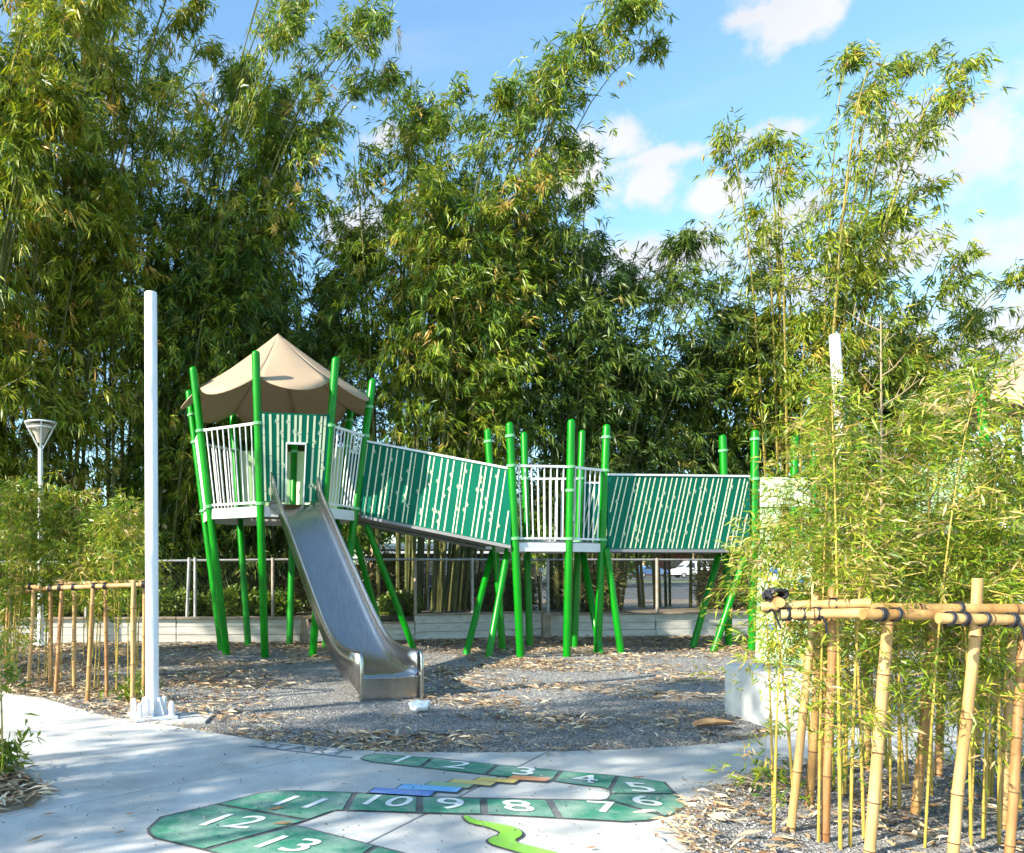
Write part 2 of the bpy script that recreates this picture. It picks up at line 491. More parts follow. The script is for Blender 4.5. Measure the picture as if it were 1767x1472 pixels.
M['mulch'] = mulch_material()
M['concrete'] = concrete_material()
M['p_green'] = paint_material('green_ground_paint', (0.025, 0.22, 0.135), 0.6)
M['p_dark'] = paint_material('dark_ground_paint', (0.055, 0.06, 0.075), 0.35)
M['p_white'] = paint_material('white_ground_paint', (0.80, 0.82, 0.80), 0.35)
M['p_blue'] = paint_material('blue_ground_paint', (0.06, 0.20, 0.62), 0.5)
M['p_sky'] = paint_material('light_blue_ground_paint', (0.16, 0.45, 0.80), 0.5)
M['p_yel'] = paint_material('yellow_ground_paint', (0.72, 0.52, 0.12), 0.5)
M['p_ora'] = paint_material('orange_ground_paint', (0.74, 0.30, 0.12), 0.5)
M['p_lgreen'] = paint_material('light_green_ground_paint', (0.30, 0.45, 0.22), 0.5)
M['p_lime'] = paint_material('lime_ground_paint', (0.22, 0.52, 0.05), 0.15)
M['p_shadow'] = paint_material('faded_grey_ground_paint', (0.10, 0.12, 0.16), 0.6)


# ------------------------------------------------------------------ numpy leaf meshes
def leaf_object(name, pos, dirs, length, width, tint, material, parent=None, droop=0.25, seed=0, fold=0.25, origin=None):
    rng = np.random.default_rng(seed + 77)
    n = len(pos)
    d = dirs / (np.linalg.norm(dirs, axis=1, keepdims=True) + 1e-9)
    rnd = rng.normal(size=(n, 3))
    side = np.cross(d, rnd); side /= (np.linalg.norm(side, axis=1, keepdims=True) + 1e-9)
    nr = np.cross(side, d)
    length = length.reshape(-1, 1); width = width.reshape(-1, 1)
    mid = pos + d * length * 0.42 + nr * width * fold
    v = np.empty((n, 4, 3))
    v[:, 0] = pos
    v[:, 1] = mid + side * width * 0.5
    v[:, 2] = pos + d * length - np.array([0, 0, 1.0]) * length * droop * rng.random((n, 1))
    v[:, 3] = mid - side * width * 0.5
    return quads_object(name, v, np.repeat(tint, 4), material, parent, origin)


def quads_object(name, v, tint, material, parent=None, origin=None):
    n = v.shape[0]
    off = np.array((abs_loc(parent) if parent else Vector(origin or (0, 0, 0)))[:])
    me = bpy.data.meshes.new(name)
    me.vertices.add(n * 4); me.loops.add(n * 4); me.polygons.add(n)
    me.vertices.foreach_set('co', (v.reshape(-1, 3) - off).astype(np.float32).ravel())
    me.loops.foreach_set('vertex_index', np.arange(n * 4, dtype=np.int32))
    me.polygons.foreach_set('loop_start', np.arange(0, n * 4, 4, dtype=np.int32))
    me.update(calc_edges=True)
    a = me.attributes.new('tint', 'FLOAT', 'POINT')
    a.data.foreach_set('value', tint.astype(np.float32))
    me.materials.append(material)
    o = bpy.data.objects.new(name, me)
    COL.objects.link(o)
    if parent:
        o.parent = parent
    elif origin is not None:
        o.location = origin
    return o


def culm_curve(base, Hh, lean, arch, t):
    """points of a culm: straight low down, arching over at the tip"""
    t = np.asarray(t, dtype=float)
    up = Hh * (t - 0.16 * arch * t ** 5)
    side = (t * 0.45 + 0.55 * t ** 2.6)
    p = np.empty((len(t), 3))
    p[:, 0] = base[0] + lean[0] * side
    p[:, 1] = base[1] + lean[1] * side
    p[:, 2] = base[2] + up
    return p


def bamboo(root, culms, leaf, material, culm_mat, seed, t0=0.25, nodes=24, branches=2, twigs=5, per=6, blen=(0.5, 1.3), rad=0.03, hue=(0.42, 0.24), sides=6, build_culms=True, droop=0.3, taper=0.35, twigscale=1.0, low=0.6, twigw=0.0, clusters=0):
    rng = np.random.default_rng(seed)
    allp, alld, alll, allw, allt = [], [], [], [], []
    allbp, allbd, allbl = [], [], []
    for ci, (base, Hh, lean, arch) in enumerate(culms):
        if build_culms:
            ts = np.linspace(0, 0.985, 15)
            pts = culm_curve(base, Hh, lean, arch, ts)
            r0 = rad * rng.uniform(0.75, 1.2)
            rr = r0 * (1 - ts * 0.8)
            mb = MB(); mb.tube(pts, list(rr), n=sides, cap=False)
            if sides > 6:                                     # joints of the nearer stems
                for k in range(1, int(Hh / 0.22)):
                    tk = k * 0.22 / Hh
                    q = culm_curve(base, Hh, lean, arch, [tk, tk + 0.012 / Hh, tk + 0.024 / Hh])
                    rk = r0 * (1 - tk * 0.8)
                    mb.tube(q, [rk * 1.0, rk * 1.28, rk * 1.0], n=sides, cap=False)
            mb.build('culm', culm_mat, root, smooth=True)
        nb = nodes * branches
        tb = rng.uniform(0, 1, nb) ** low * (1 - t0) + t0
        az = rng.uniform(0, 2 * np.pi, nb)
        if clusters:                                          # branches leave the culm in sprays
            which = rng.integers(0, clusters, nb)
            tc_ = rng.uniform(0, 1, clusters) ** low * (1 - t0) + t0
            tb = np.clip(tc_[which] + rng.normal(0, .010, nb), t0, .995)
            az = rng.uniform(0, 2 * np.pi, clusters)[which] + rng.normal(0, .45, nb)
        pb = culm_curve(base, Hh, lean, arch, tb)
        prof = (0.35 + 0.65 * np.sin(np.pi * np.clip((tb - t0) / (1 - t0), 0, 1) ** 0.8)) * (1 - taper * (tb > 0.9))
        lb = rng.uniform(*blen, nb) * prof
        el = rng.uniform(-0.1, 0.8, nb)
        bd = np.stack([np.cos(az) * np.cos(el), np.sin(az) * np.cos(el), np.sin(el)], 1)
        if twigw:
            allbp.append(pb); allbd.append(bd + np.array([0, 0, -.22])); allbl.append(lb)
        # twig tips along every branch
        s = np.linspace(0.25, 1.0, twigs)[None, :] + rng.normal(0, 0.06, (nb, twigs))
        tip = pb[:, None, :] + bd[:, None, :] * (lb[:, None] * s)[:, :, None]
        tip[:, :, 2] -= (lb[:, None] * s ** 2) * 0.45
        tip += rng.normal(0, 0.09 * twigscale, tip.shape)
        td = bd[:, None, :] * 0.8 + np.array([0, 0, -0.35]) + rng.normal(0, 0.35, tip.shape)
        tt = np.clip(rng.normal(hue[0], 0.15, (nb, 1)) + rng.normal(0, 0.10, (nb, twigs)), 0, 1)
        yellow = rng.random((nb, 1)) < 0.07
        tt = np.where(yellow, tt + 0.35, tt)
        lp = np.repeat(tip.reshape(-1, 3), per, 0)
        ld = np.repeat(td.reshape(-1, 3), per, 0) + rng.normal(0, 0.55, (nb * twigs * per, 3)) + np.array([0, 0, -droop])
        lt = np.repeat(tt.reshape(-1), per) + rng.normal(0, hue[1] * 0.5, nb * twigs * per)
        lp = lp + rng.normal(0, 0.03 * twigscale, lp.shape)
        n = len(lp)
        allp.append(lp); alld.append(ld); allt.append(lt)
        alll.append(leaf[0] * rng.uniform(0.55, 1.25, n)); allw.append(leaf[1] * rng.uniform(0.7, 1.2, n))
    if twigw:
        bp_, bd_, bl_ = np.concatenate(allbp), np.concatenate(allbd), np.concatenate(allbl)
        leaf_object('branches', bp_, bd_, bl_, np.full(len(bl_), twigw), np.full(len(bl_), .5), culm_mat, root, droop=.0, seed=seed + 1, fold=0)['kind'] = 'stuff'
    p = np.concatenate(allp); d = np.concatenate(alld); l = np.concatenate(alll); w = np.concatenate(allw)
    t = np.clip(np.concatenate(allt), 0, 1)
    return leaf_object('foliage', p, d, l, w, t, material, root, seed=seed)


# ================================================================== SETTING: ground, path, beds
mb = MB()
mb.add([(-900, -300, -0.10), (900, -300, -0.10), (900, 1500, -0.10), (-900, 1500, -0.10)], [(0, 1, 2, 3)])
tag(mb.build('ground', M['grass']), kind='structure')

# rubber mulch field of the playground, gently uneven
nx, ny = 230, 130
xs = np.linspace(-13, 19, nx); ys = np.linspace(-3, 14.9, ny)
gx, gy = np.meshgrid(xs, ys)
gz = np.zeros_like(gx)
for i in range(ny):
    for j in range(nx):
        gz[i, j] = -0.022 + 0.022 * mnoise.noise(Vector((gx[i, j] * 0.9, gy[i, j] * 0.9, 0.3)))
mb = MB()
mb.v = list(map(tuple, np.stack([gx.ravel(), gy.ravel(), gz.ravel()], 1)))
mb.f = [(i * nx + j, i * nx + j + 1, (i + 1) * nx + j + 1, (i + 1) * nx + j) for i in range(ny - 1) for j in range(nx - 1)]
mb.m = [0] * len(mb.f)
tag(mb.build('mulch_ground', M['mulch'], smooth=True), kind='structure')


def mulch_z(x, y):
    return -0.022 + 0.022 * mnoise.noise(Vector((x * 0.9, y * 0.9, 0.3)))


# concrete path: three slabs with open joints between them
UP = [(-420, 1172), (-120, 1184), (20, 1197), (75, 1204), (125, 1219), (175, 1233), (235, 1243), (285, 1250), (350, 1261), (430, 1274), (520, 1285),
      (620, 1294), (700, 1297), (800, 1298.5), (930, 1297), (1040, 1294), (1150, 1289), (1250, 1282), (1310, 1272), (1370, 1262), (1460, 1256), (1620, 1252), (1780, 1250), (2300, 1246)]
up_w = [G(x, y) for x, y in UP]


def line_cut(pts, a, b, keep):
    """clip a polygon by the line a-b keeping the left (+) or right (-) side, 5 mm away from the line"""
    d = (b - a); nrm = Vector((-d.y, d.x, 0)).normalized() * keep
    a = a + nrm * 0.006
    out = []
    n = len(pts)
    for i in range(n):
        p, q = pts[i], pts[(i + 1) % n]
        sp, sq = (p - a).dot(nrm), (q - a).dot(nrm)
        if sp >= 0:
            out.append(p)
        if (sp >= 0) != (sq >= 0):
            out.append(p + (q - p) * (sp / (sp - sq)))
    return out


full = up_w + [Vector((9.5, 2.6, 0)), Vector((9.5, -2.4, 0)), Vector((-7.5, -2.4, 0)), Vector((-7.5, 6.0, 0))]
J1a, J1b = G(0, 1412), G(600, 1294)
J2a, J2b = G(600, 1472), G(945, 1297)
path = thing('concrete_path', (0, 0, 0), None, None); tag(path, kind='structure')
mb = MB(); mb.poly([p - Vector((0, 0, 0.02)) for p in full], thick=0.08)
mb.build('slab_bed', M['soil'], path)
upper = line_cut(full, J1a, J1b, +1)
rest = line_cut(full, J1a, J1b, -1)
mid = line_cut(rest, J2a, J2b, +1)
right = line_cut(rest, J2a, J2b, -1)
for sl in (upper, mid, right):
    mb = MB(); mb.poly(sl, thick=0.10)
    mb.build('concrete_slab', M['concrete'], path, bevel=0.004)


def bed(name, outline, hmax, mats):
    """planting bed: a low mound of mulch inside an outline"""
    c = Vector((sum(p.x for p in outline) / len(outline), sum(p.y for p in outline) / len(outline), 0))
    mb = MB(); n = len(outline)
    rings = []
    for k, (s, z) in enumerate([(1.0, -0.004), (0.985, 0.018), (0.9, 0.03), (0.7, hmax), (0.35, hmax), (0.0, hmax)]):
        if s == 0:
            rings.append([Vector((c.x, c.y, z))])
        else:
            rings.append([Vector((c.x + (p.x - c.x) * s, c.y + (p.y - c.y) * s, z + (0.010 * mnoise.noise(Vector((p.x * 5 * s, p.y * 5 * s, k))) if k else 0))) for p in outline])
    vs_ = [p for r in rings for p in r]
    fs = []
    for k in range(4):
        for i in range(n):
            j = (i + 1) % n
            fs.append((k * n + i, k * n + j, (k + 1) * n + j, (k + 1) * n + i))
    for i in range(n):
        fs.append((4 * n + i, 4 * n + (i + 1) % n, 5 * n))
    mb.add(vs_, fs)
    o = mb.build(name, mats, smooth=True)
    return tag(o, kind='structure')


def smooth_outline(pts, sub=4):
    out = []
    n = len(pts)
    for i in range(n):
        p0, p1, p2, p3 = pts[i - 1], pts[i], pts[(i + 1) % n], pts[(i + 2) % n]
        for k in range(sub):
            t = k / sub
            out.append(0.5 * ((2 * p1) + (p2 - p0) * t + (2 * p0 - 5 * p1 + 4 * p2 - p3) * t * t + (3 * p1 - p0 - 3 * p2 + p3) * t ** 3))
    return out


bed_r = smooth_outline([G(2300, 1316), G(1780, 1318), G(1450, 1321), G(1340, 1334), G(1262, 1362), G(1206, 1394), G(1192, 1432), G(1215, 1480), Vector((2.2, 2.75, 0)), Vector((3.2, 2.2, 0)), Vector((6.2, 2.3, 0)), Vector((7.2, 3.4, 0))])
bed('planting_bed', bed_r, 0.035, M['mulch'])
bed_l = smooth_outline([G(-260, 1330), G(-60, 1322), G(15, 1330), G(50, 1345), G(72, 1362), G(66, 1382), G(30, 1398), G(-60, 1412), G(-260, 1440), Vector((-3.4, 4.5, 0))])
bed('planting_bed', bed_l, 0.04, M['soil'])

# raised bank behind the retaining wall, then the far lot
bank_line = [(-1400, 1120), (-40, 1110), (80, 1108), (525, 1106), (715, 1103), (935, 1096), (970, 1099), (1130, 1097), (1300, 1094), (1500, 1092), (1900, 1090), (3200, 1086)]
wl = [G(x, y) for x, y in bank_line]
mb = MB()
rows = []
for dy, z in [(0.06, 0.36), (1.2, 0.40), (3.0, 0.38), (5.5, 0.16), (9.0, 0.02), (16, -0.02)]:
    rows.append([Vector((p.x * (1 + dy / 14), p.y + dy, z + 0.05 * mnoise.noise(Vector((p.x, dy, 2))))) for p in wl])
n = len(wl)
vs_ = [p for r in rows for p in r]
mb.add(vs_, [(k * n + i, k * n + i + 1, (k + 1) * n + i + 1, (k + 1) * n + i) for k in range(len(rows) - 1) for i in range(n - 1)])
tag(mb.build('earth_bank', M['soil'], smooth=True), kind='structure')
mb = MB(); mb.add([(-70, 26, -0.055), (110, 26, -0.055), (110, 62, -0.055), (-70, 62, -0.055)], [(0, 1, 2, 3)])
tag(mb.build('car_park', M['asphalt']), kind='structure')
mb = MB(); mb.add([(-150, 74, -0.055), (220, 74, -0.055), (220, 100, -0.055), (-150, 100, -0.055)], [(0, 1, 2, 3)])
tag(mb.build('road', M['asphalt']), kind='structure')

# ================================================================== PAINTED NUMBER TRACK
Z1, Z2, Z3 = 0.004, 0.008, 0.012


def GP(pts, z):
    return [G(x, y, z) for x, y in pts]


def inset(pts, d):
    n = len(pts)
    area = sum(pts[i].x * pts[(i + 1) % n].y - pts[(i + 1) % n].x * pts[i].y for i in range(n))
    sg = 1 if area > 0 else -1
    out = []
    for i in range(n):
        a, b, c = pts[i - 1], pts[i], pts[(i + 1) % n]
        e1, e2 = (b - a).normalized(), (c - b).normalized()
        n1, n2 = Vector((-e1.y, e1.x, 0)) * sg, Vector((-e2.y, e2.x, 0)) * sg
        m = (n1 + n2)
        if m.length < 1e-4:
            m = n1
        m.normalize()
        out.append(b + m * (d / max(0.45, m.dot(n1))))
    return out


game = thing('number_track_marking', G(820, 1390), 'green painted number track with white numerals on the concrete path', 'ground marking')
band1 = [(620, 1309), (630, 1303), (646, 1300), (700, 1304), (760, 1308), (849, 1318), (974, 1330), (1066, 1338), (1148, 1349), (1188, 1391), (1164, 1405), (1120, 1417), (1080, 1419), (957, 1412), (840, 1406), (740, 1404), (670, 1401.5), (579, 1398.5), (510, 1423), (624, 1452), (702, 1472), (860, 1512), (760, 1560), (560, 1520), (371, 1472), (300, 1455), (265, 1447), (254, 1438), (253, 1430), (276, 1409), (330, 1397), (400, 1380), (451, 1367), (477, 1364), (514, 1363.5), (616, 1367), (740, 1374), (930, 1378), (1036, 1380), (1047, 1378), (1052, 1372), (1051, 1365), (1039, 1359), (985, 1353), (947, 1347), (849, 1338), (740, 1325), (640, 1315)]
mb = MB(); mb.poly(GP(band1, Z1)); mb.build('border', M['p_dark'], game)
cells = {
    '1': [(620, 1309), (630, 1303), (646, 1300), (700, 1304), (747, 1307.5), (725, 1324), (640, 1315)],
    '2': [(747, 1307.5), (859, 1319), (838, 1337), (725, 1324)],
    '3': [(859, 1319), (969, 1329.5), (954, 1348), (838, 1337)],
    '4': [(969, 1329.5), (1066, 1338), (1053, 1363), (1039, 1359), (985, 1353), (954, 1348)],
    '5': [(1066, 1338), (1148, 1349), (1166, 1370), (1053, 1369), (1051, 1364)],
    '6': [(1053, 1369), (1166, 1370), (1188, 1391), (1164, 1405), (1150, 1409), (1046, 1379)],
    '7': [(1046, 1379), (1150, 1409), (1120, 1417), (1080, 1419), (966, 1412.5), (946, 1378.5), (1036, 1380)],
    '8': [(946, 1378.5), (966, 1412.5), (836, 1406), (834, 1376.5)],
    '9': [(834, 1376.5), (836, 1406), (724, 1403.5), (724, 1373)],
    '10': [(724, 1373), (724, 1403.5), (594, 1399), (612, 1367)],
    '11': [(612, 1367), (594, 1399), (579, 1398.5), (532, 1415), (372, 1387), (400, 1380), (451, 1367), (477, 1364), (514, 1363.5)],
    '12': [(372, 1387), (532, 1415), (510, 1423), (350, 1467), (300, 1455), (265, 1447), (254, 1438), (253, 1430), (276, 1409), (330, 1397)],
    '13': [(510, 1423), (624, 1452), (650, 1459), (560, 1520), (371, 1472), (350, 1467)],
    '14': [(650, 1459), (702, 1472), (860, 1512), (760, 1560), (560, 1520)],
}
thick_sep = {'7': 0.020, '8': 0.020, '9': 0.020, '10': 0.020, '12': 0.018}
for k, pl in cells.items():
    ins = thick_sep.get(k, 0.013)
    mb = MB(); mb.poly(inset(GP(pl, Z2), ins)); mb.build('cell', M['p_green'], game)


def text_mesh(name, s, center, size, ang, shear, material, parent, wide=1.0, z=Z3, bold=0.012):
    cu = bpy.data.curves.new(name, 'FONT')
    cu.body = s; cu.size = 1.0; cu.align_x = 'CENTER'; cu.align_y = 'CENTER'
    cu.offset = bold; cu.resolution_u = 4; cu.space_character = 1.05
    tmp = bpy.data.objects.new(name, cu); COL.objects.link(tmp)
    dg = bpy.context.evaluated_depsgraph_get()
    me = bpy.data.meshes.new_from_object(tmp.evaluated_get(dg))
    bpy.data.objects.remove(tmp)
    mat4 = Matrix.Rotation(ang, 4, 'Z') @ Matrix(((wide, shear, 0, 0), (0, 1, 0, 0), (0, 0, 1, 0), (0, 0, 0, 1))) @ Matrix.Scale(size, 4)
    me.transform(mat4)
    me.materials.clear(); me.materials.append(material)
    o = bpy.data.objects.new(name, me); COL.objects.link(o)
    o.parent = parent
    c = G(center[0], center[1], z)
    o.location = c - abs_loc(parent)
    return o


for s, c, size, ang, sh, wide in [('1', (693, 1310), 0.29, -18, 0.38, 1.1), ('2', (789, 1320), 0.28, -18, 0.3, 1.2), ('3', (905, 1331), 0.28, -17, 0.2, 1.2), ('4', (1010, 1344), 0.27, -16, 0.12, 1.2),
                                  ('5', (1106, 1359), 0.28, -10, -0.1, 1.25), ('6', (1114, 1382), 0.26, -8, -0.12, 1.3), ('7', (1044, 1393), 0.28, -10, -.05, 1.2), ('8', (894, 1391), 0.28, -6, 0, 1.3),
                                  ('9', (778, 1387), 0.28, -6, 0.08, 1.25), ('10', (664, 1382), 0.28, -12, 0.35, 1.05), ('11', (517, 1384), 0.28, -17, 0.40, 1.15), ('12', (397, 1417), 0.29, -12, 0.5, 1.1), ('13', (492, 1456), 0.27, -18, 0.48, 1.1)]:
    text_mesh('numeral', s, c, size * 0.96, R(ang), sh, M['p_white'], game, wide, bold=0.006)
text_mesh('start_lettering', 'START', (520, 1291.5), 0.20, R(-22), 0.15, M['p_shadow'], game, 1.15, z=Z1, bold=-0.004)
mb = MB(); mb.poly(GP([(428, 1286), (520, 1296.5), (608, 1306.5), (608, 1308), (520, 1298), (428, 1287.2)], Z1)); mb.build('underline', M['p_shadow'], game)
# coloured steps between the two rows
for i, (a, b, m) in enumerate([((640, 1363), (745, 1369.5), 'p_blue'), ((688, 1356.5), (792, 1362.5), 'p_sky'), ((738, 1351), (812, 1356.5), 'p_lgreen'), ((777, 1346.5), (850, 1352.5), 'p_yel'), ((822, 1343), (890, 1348), 'p_yel'), ((878, 1340.5), (946, 1345), 'p_ora')]):
    t = 4.2 if i < 2 else 3.0
    q = GP([(a[0] + 8, a[1] - t), (b[0] + 6, b[1] - t), (b[0] - 4, b[1] + t), (a[0] - 4, a[1] + t)], Z2 + 0.0005 * i)
    mb = MB(); mb.poly(q); mb.build('step_bar', M[m], game)
    mb = MB(); mb.poly([p + Vector((0, 0, -0.004)) for p in inset(q, -0.014)]); mb.build('step_outline', M['p_dark'], game)
rs = [(806, 1407), (821, 1414), (860, 1421), (887, 1427), (900, 1435), (899, 1442), (889, 1448), (895, 1454), (930, 1463), (965, 1472), (1040, 1492)]
ls = [(800, 1409), (811, 1419), (843, 1427), (862, 1435), (860, 1440), (846, 1446), (843, 1452), (857, 1459), (903, 1472), (985, 1495)]
sn = smooth_outline(GP(rs + ls[::-1], Z2), 3)
mb = MB(); mb.poly(sn); mb.build('vine', M['p_lime'], game)
mb = MB(); mb.poly([p + Vector((0, 0, -0.004)) for p in inset(sn, -0.012)]); mb.build('vine_outline', M['p_dark'], game)

# ================================================================== PLAY STRUCTURE
play = thing('play_structure', (1.0, 11.5, 0), 'bamboo themed play structure with green posts, tan roof, bridges and steel slide', 'play structure')


def post(parent, base, top, r=0.057, rings=(), name='post'):
    base, top = Vector(base), Vector(top)
    d = (top - base).normalized()
    mb = MB()
    mb.tube([base - d * 0.12, top - d * 0.05, top - d * 0.025, top - d * 0.008, top], [r, r, r * 0.9, r * 0.62, r * 0.2], n=16)
    o = mb.build(name, M['green'], parent, smooth=True)
    for z in rings:
        c = base + d * ((z - base.z) / d.z)
        mb = MB(); mb.tube([c - d * 0.022, c - d * 0.018, c + d * 0.018, c + d * 0.022], [r * 1.1, r * 1.26, r * 1.26, r * 1.1], n=16)
        mb.build('clamp_ring', M['ring'], o, smooth=True)
    return o


def at_z(base, top, z):
    base, top = Vector(base), Vector(top)
    return base + (top - base) * ((z - base.z) / (top.z - base.z))


def railing(parent, bl, br, tl, tr, nbars, material=None, name='railing'):
    material = material or M['white_metal']
    bl, br, tl, tr = map(Vector, (bl, br, tl, tr))
    nrm = (br - bl).cross(tl - bl).normalized()
    mb = MB()
    mb.bar(tl, tr, 0.036, 0.036, nrm)
    o = mb.build(name, material, parent, bevel=0.004)
    m2 = MB(); m2.bar(bl, br, 0.032, 0.032, nrm); m2.build('bottom_rail', material, o, bevel=0.004)
    for i in range(nbars):
        t = (i + 0.5) / nbars
        a, b = lerp(bl, br, t), lerp(tl, tr, t)
        d = (b - a).normalized()
        m2 = MB(); m2.tube([a + d * 0.016, b - d * 0.016], 0.0105, n=8, cap=False)
        m2.build('bar', material, o, smooth=True)
    return o


def leaf_mark(mb, c, u, v, nrm, s, flip, mi=0):
    for a in (-0.9, 0.15, 1.1):
        ang = a + (math.pi if flip else 0)
        d = u * math.cos(ang) + v * math.sin(ang)
        e = nrm.cross(d).normalized()
        mb.add([c, c + d * s * .45 + e * s * .16, c + d * s, c + d * s * .45 - e * s * .16], [(0, 1, 2, 3)] if True else [], mi)


def stripe_panel(parent, bl, br, tl, tr, nstr, seed, lean=0.0, base_mat=None, stripe_mat=None, thick=0.022, width=0.018, hole=None, face=None, name='panel', label=None):
    """plastic panel with an engraved bamboo pattern; every stem of the pattern is a raised strip"""
    base_mat = base_mat or M['panel']; stripe_mat = stripe_mat or M['cream']
    rng = random.Random(seed)
    bl, br, tl, tr = map(Vector, (bl, br, tl, tr))
    nrm = (br - bl).cross(tl - bl).normalized()
    if nrm.y > 0: nrm = -nrm
    q = lambda s, t: lerp(lerp(bl, br, s), lerp(tl, tr, s), t)
    back = -nrm * thick
    mb = MB()

    def slab(s0, s1, t0, t1):
        p = [q(s0, t0), q(s1, t0), q(s0, t0) + back, q(s1, t0) + back, q(s0, t1), q(s1, t1), q(s0, t1) + back, q(s1, t1) + back]
        mb.hexa(p)
    if hole:
        h0, h1, ht = hole
        slab(0, h0, 0, 1); slab(h1, 1, 0, 1); slab(h0, h1, ht, 1)
    else:
        slab(0, 1, 0, 1)
    o = mb.build(name, base_mat, parent)
    if label: o['label'] = label
    pos = []
    for i in range(nstr):
        pos.append((i + 0.5 + rng.uniform(-0.28, 0.28)) / nstr)
    L = (br - bl).length
    for i, s in enumerate(pos):
        ww = width * rng.uniform(0.75, 1.25) / L
        s0, s1 = s - lean / 2, s + lean / 2
        t_lo, t_hi = 0.012, 0.988
        if hole and s > hole[0] - ww and s < hole[1] + ww:
            t_lo = hole[2] + 0.015
        f = lambda t, e: s0 + (s1 - s0) * t + e
        # trim at the panel ends
        def ok(t): return 0.004 < f(t, -ww) and f(t, ww) < 0.996
        ts = [t_lo + (t_hi - t_lo) * k / 24 for k in range(25)]
        good = [t for t in ts if ok(t)]
        if len(good) < 3: continue
        t_lo, t_hi = good[0], good[-1]
        m2 = MB()
        nj = max(2, int((t_hi - t_lo) * 5 + rng.random()))
        cuts = [t_lo] + sorted(rng.uniform(t_lo + .08, t_hi - .08) if t_hi - t_lo > .2 else t_hi for _ in range(nj - 1)) + [t_hi]
        for a, b in zip(cuts[:-1], cuts[1:]):
            b2 = b - 0.007
            if b2 <= a + 0.01: continue
            p0 = [q(f(a, -ww / 2), a), q(f(a, ww / 2), a), q(f(b2, ww / 2), b2), q(f(b2, -ww / 2), b2)]
            up = nrm * 0.004
            m2.add([p + nrm * 0.0003 for p in p0] + [p + up for p in p0], [(4, 5, 6, 7), (0, 1, 5, 4), (1, 2, 6, 5), (2, 3, 7, 6), (3, 0, 4, 7)])
        u = (br - bl).normalized(); v = (tl - bl).normalized()
        for c in cuts[1:-1]:
            if rng.random() < 0.5:
                fl = rng.random() < 0.5
                cc = q(f(c, 0), c) + nrm * 0.0055 + u * ((-1 if fl else 1) * ww * L * 0.4)
                if 0.06 < f(c, 0) < 0.94:
                    leaf_mark(m2, cc, u, v, nrm, 0.042, fl)
        m2.build('bamboo_stripe', stripe_mat, o)
    return o


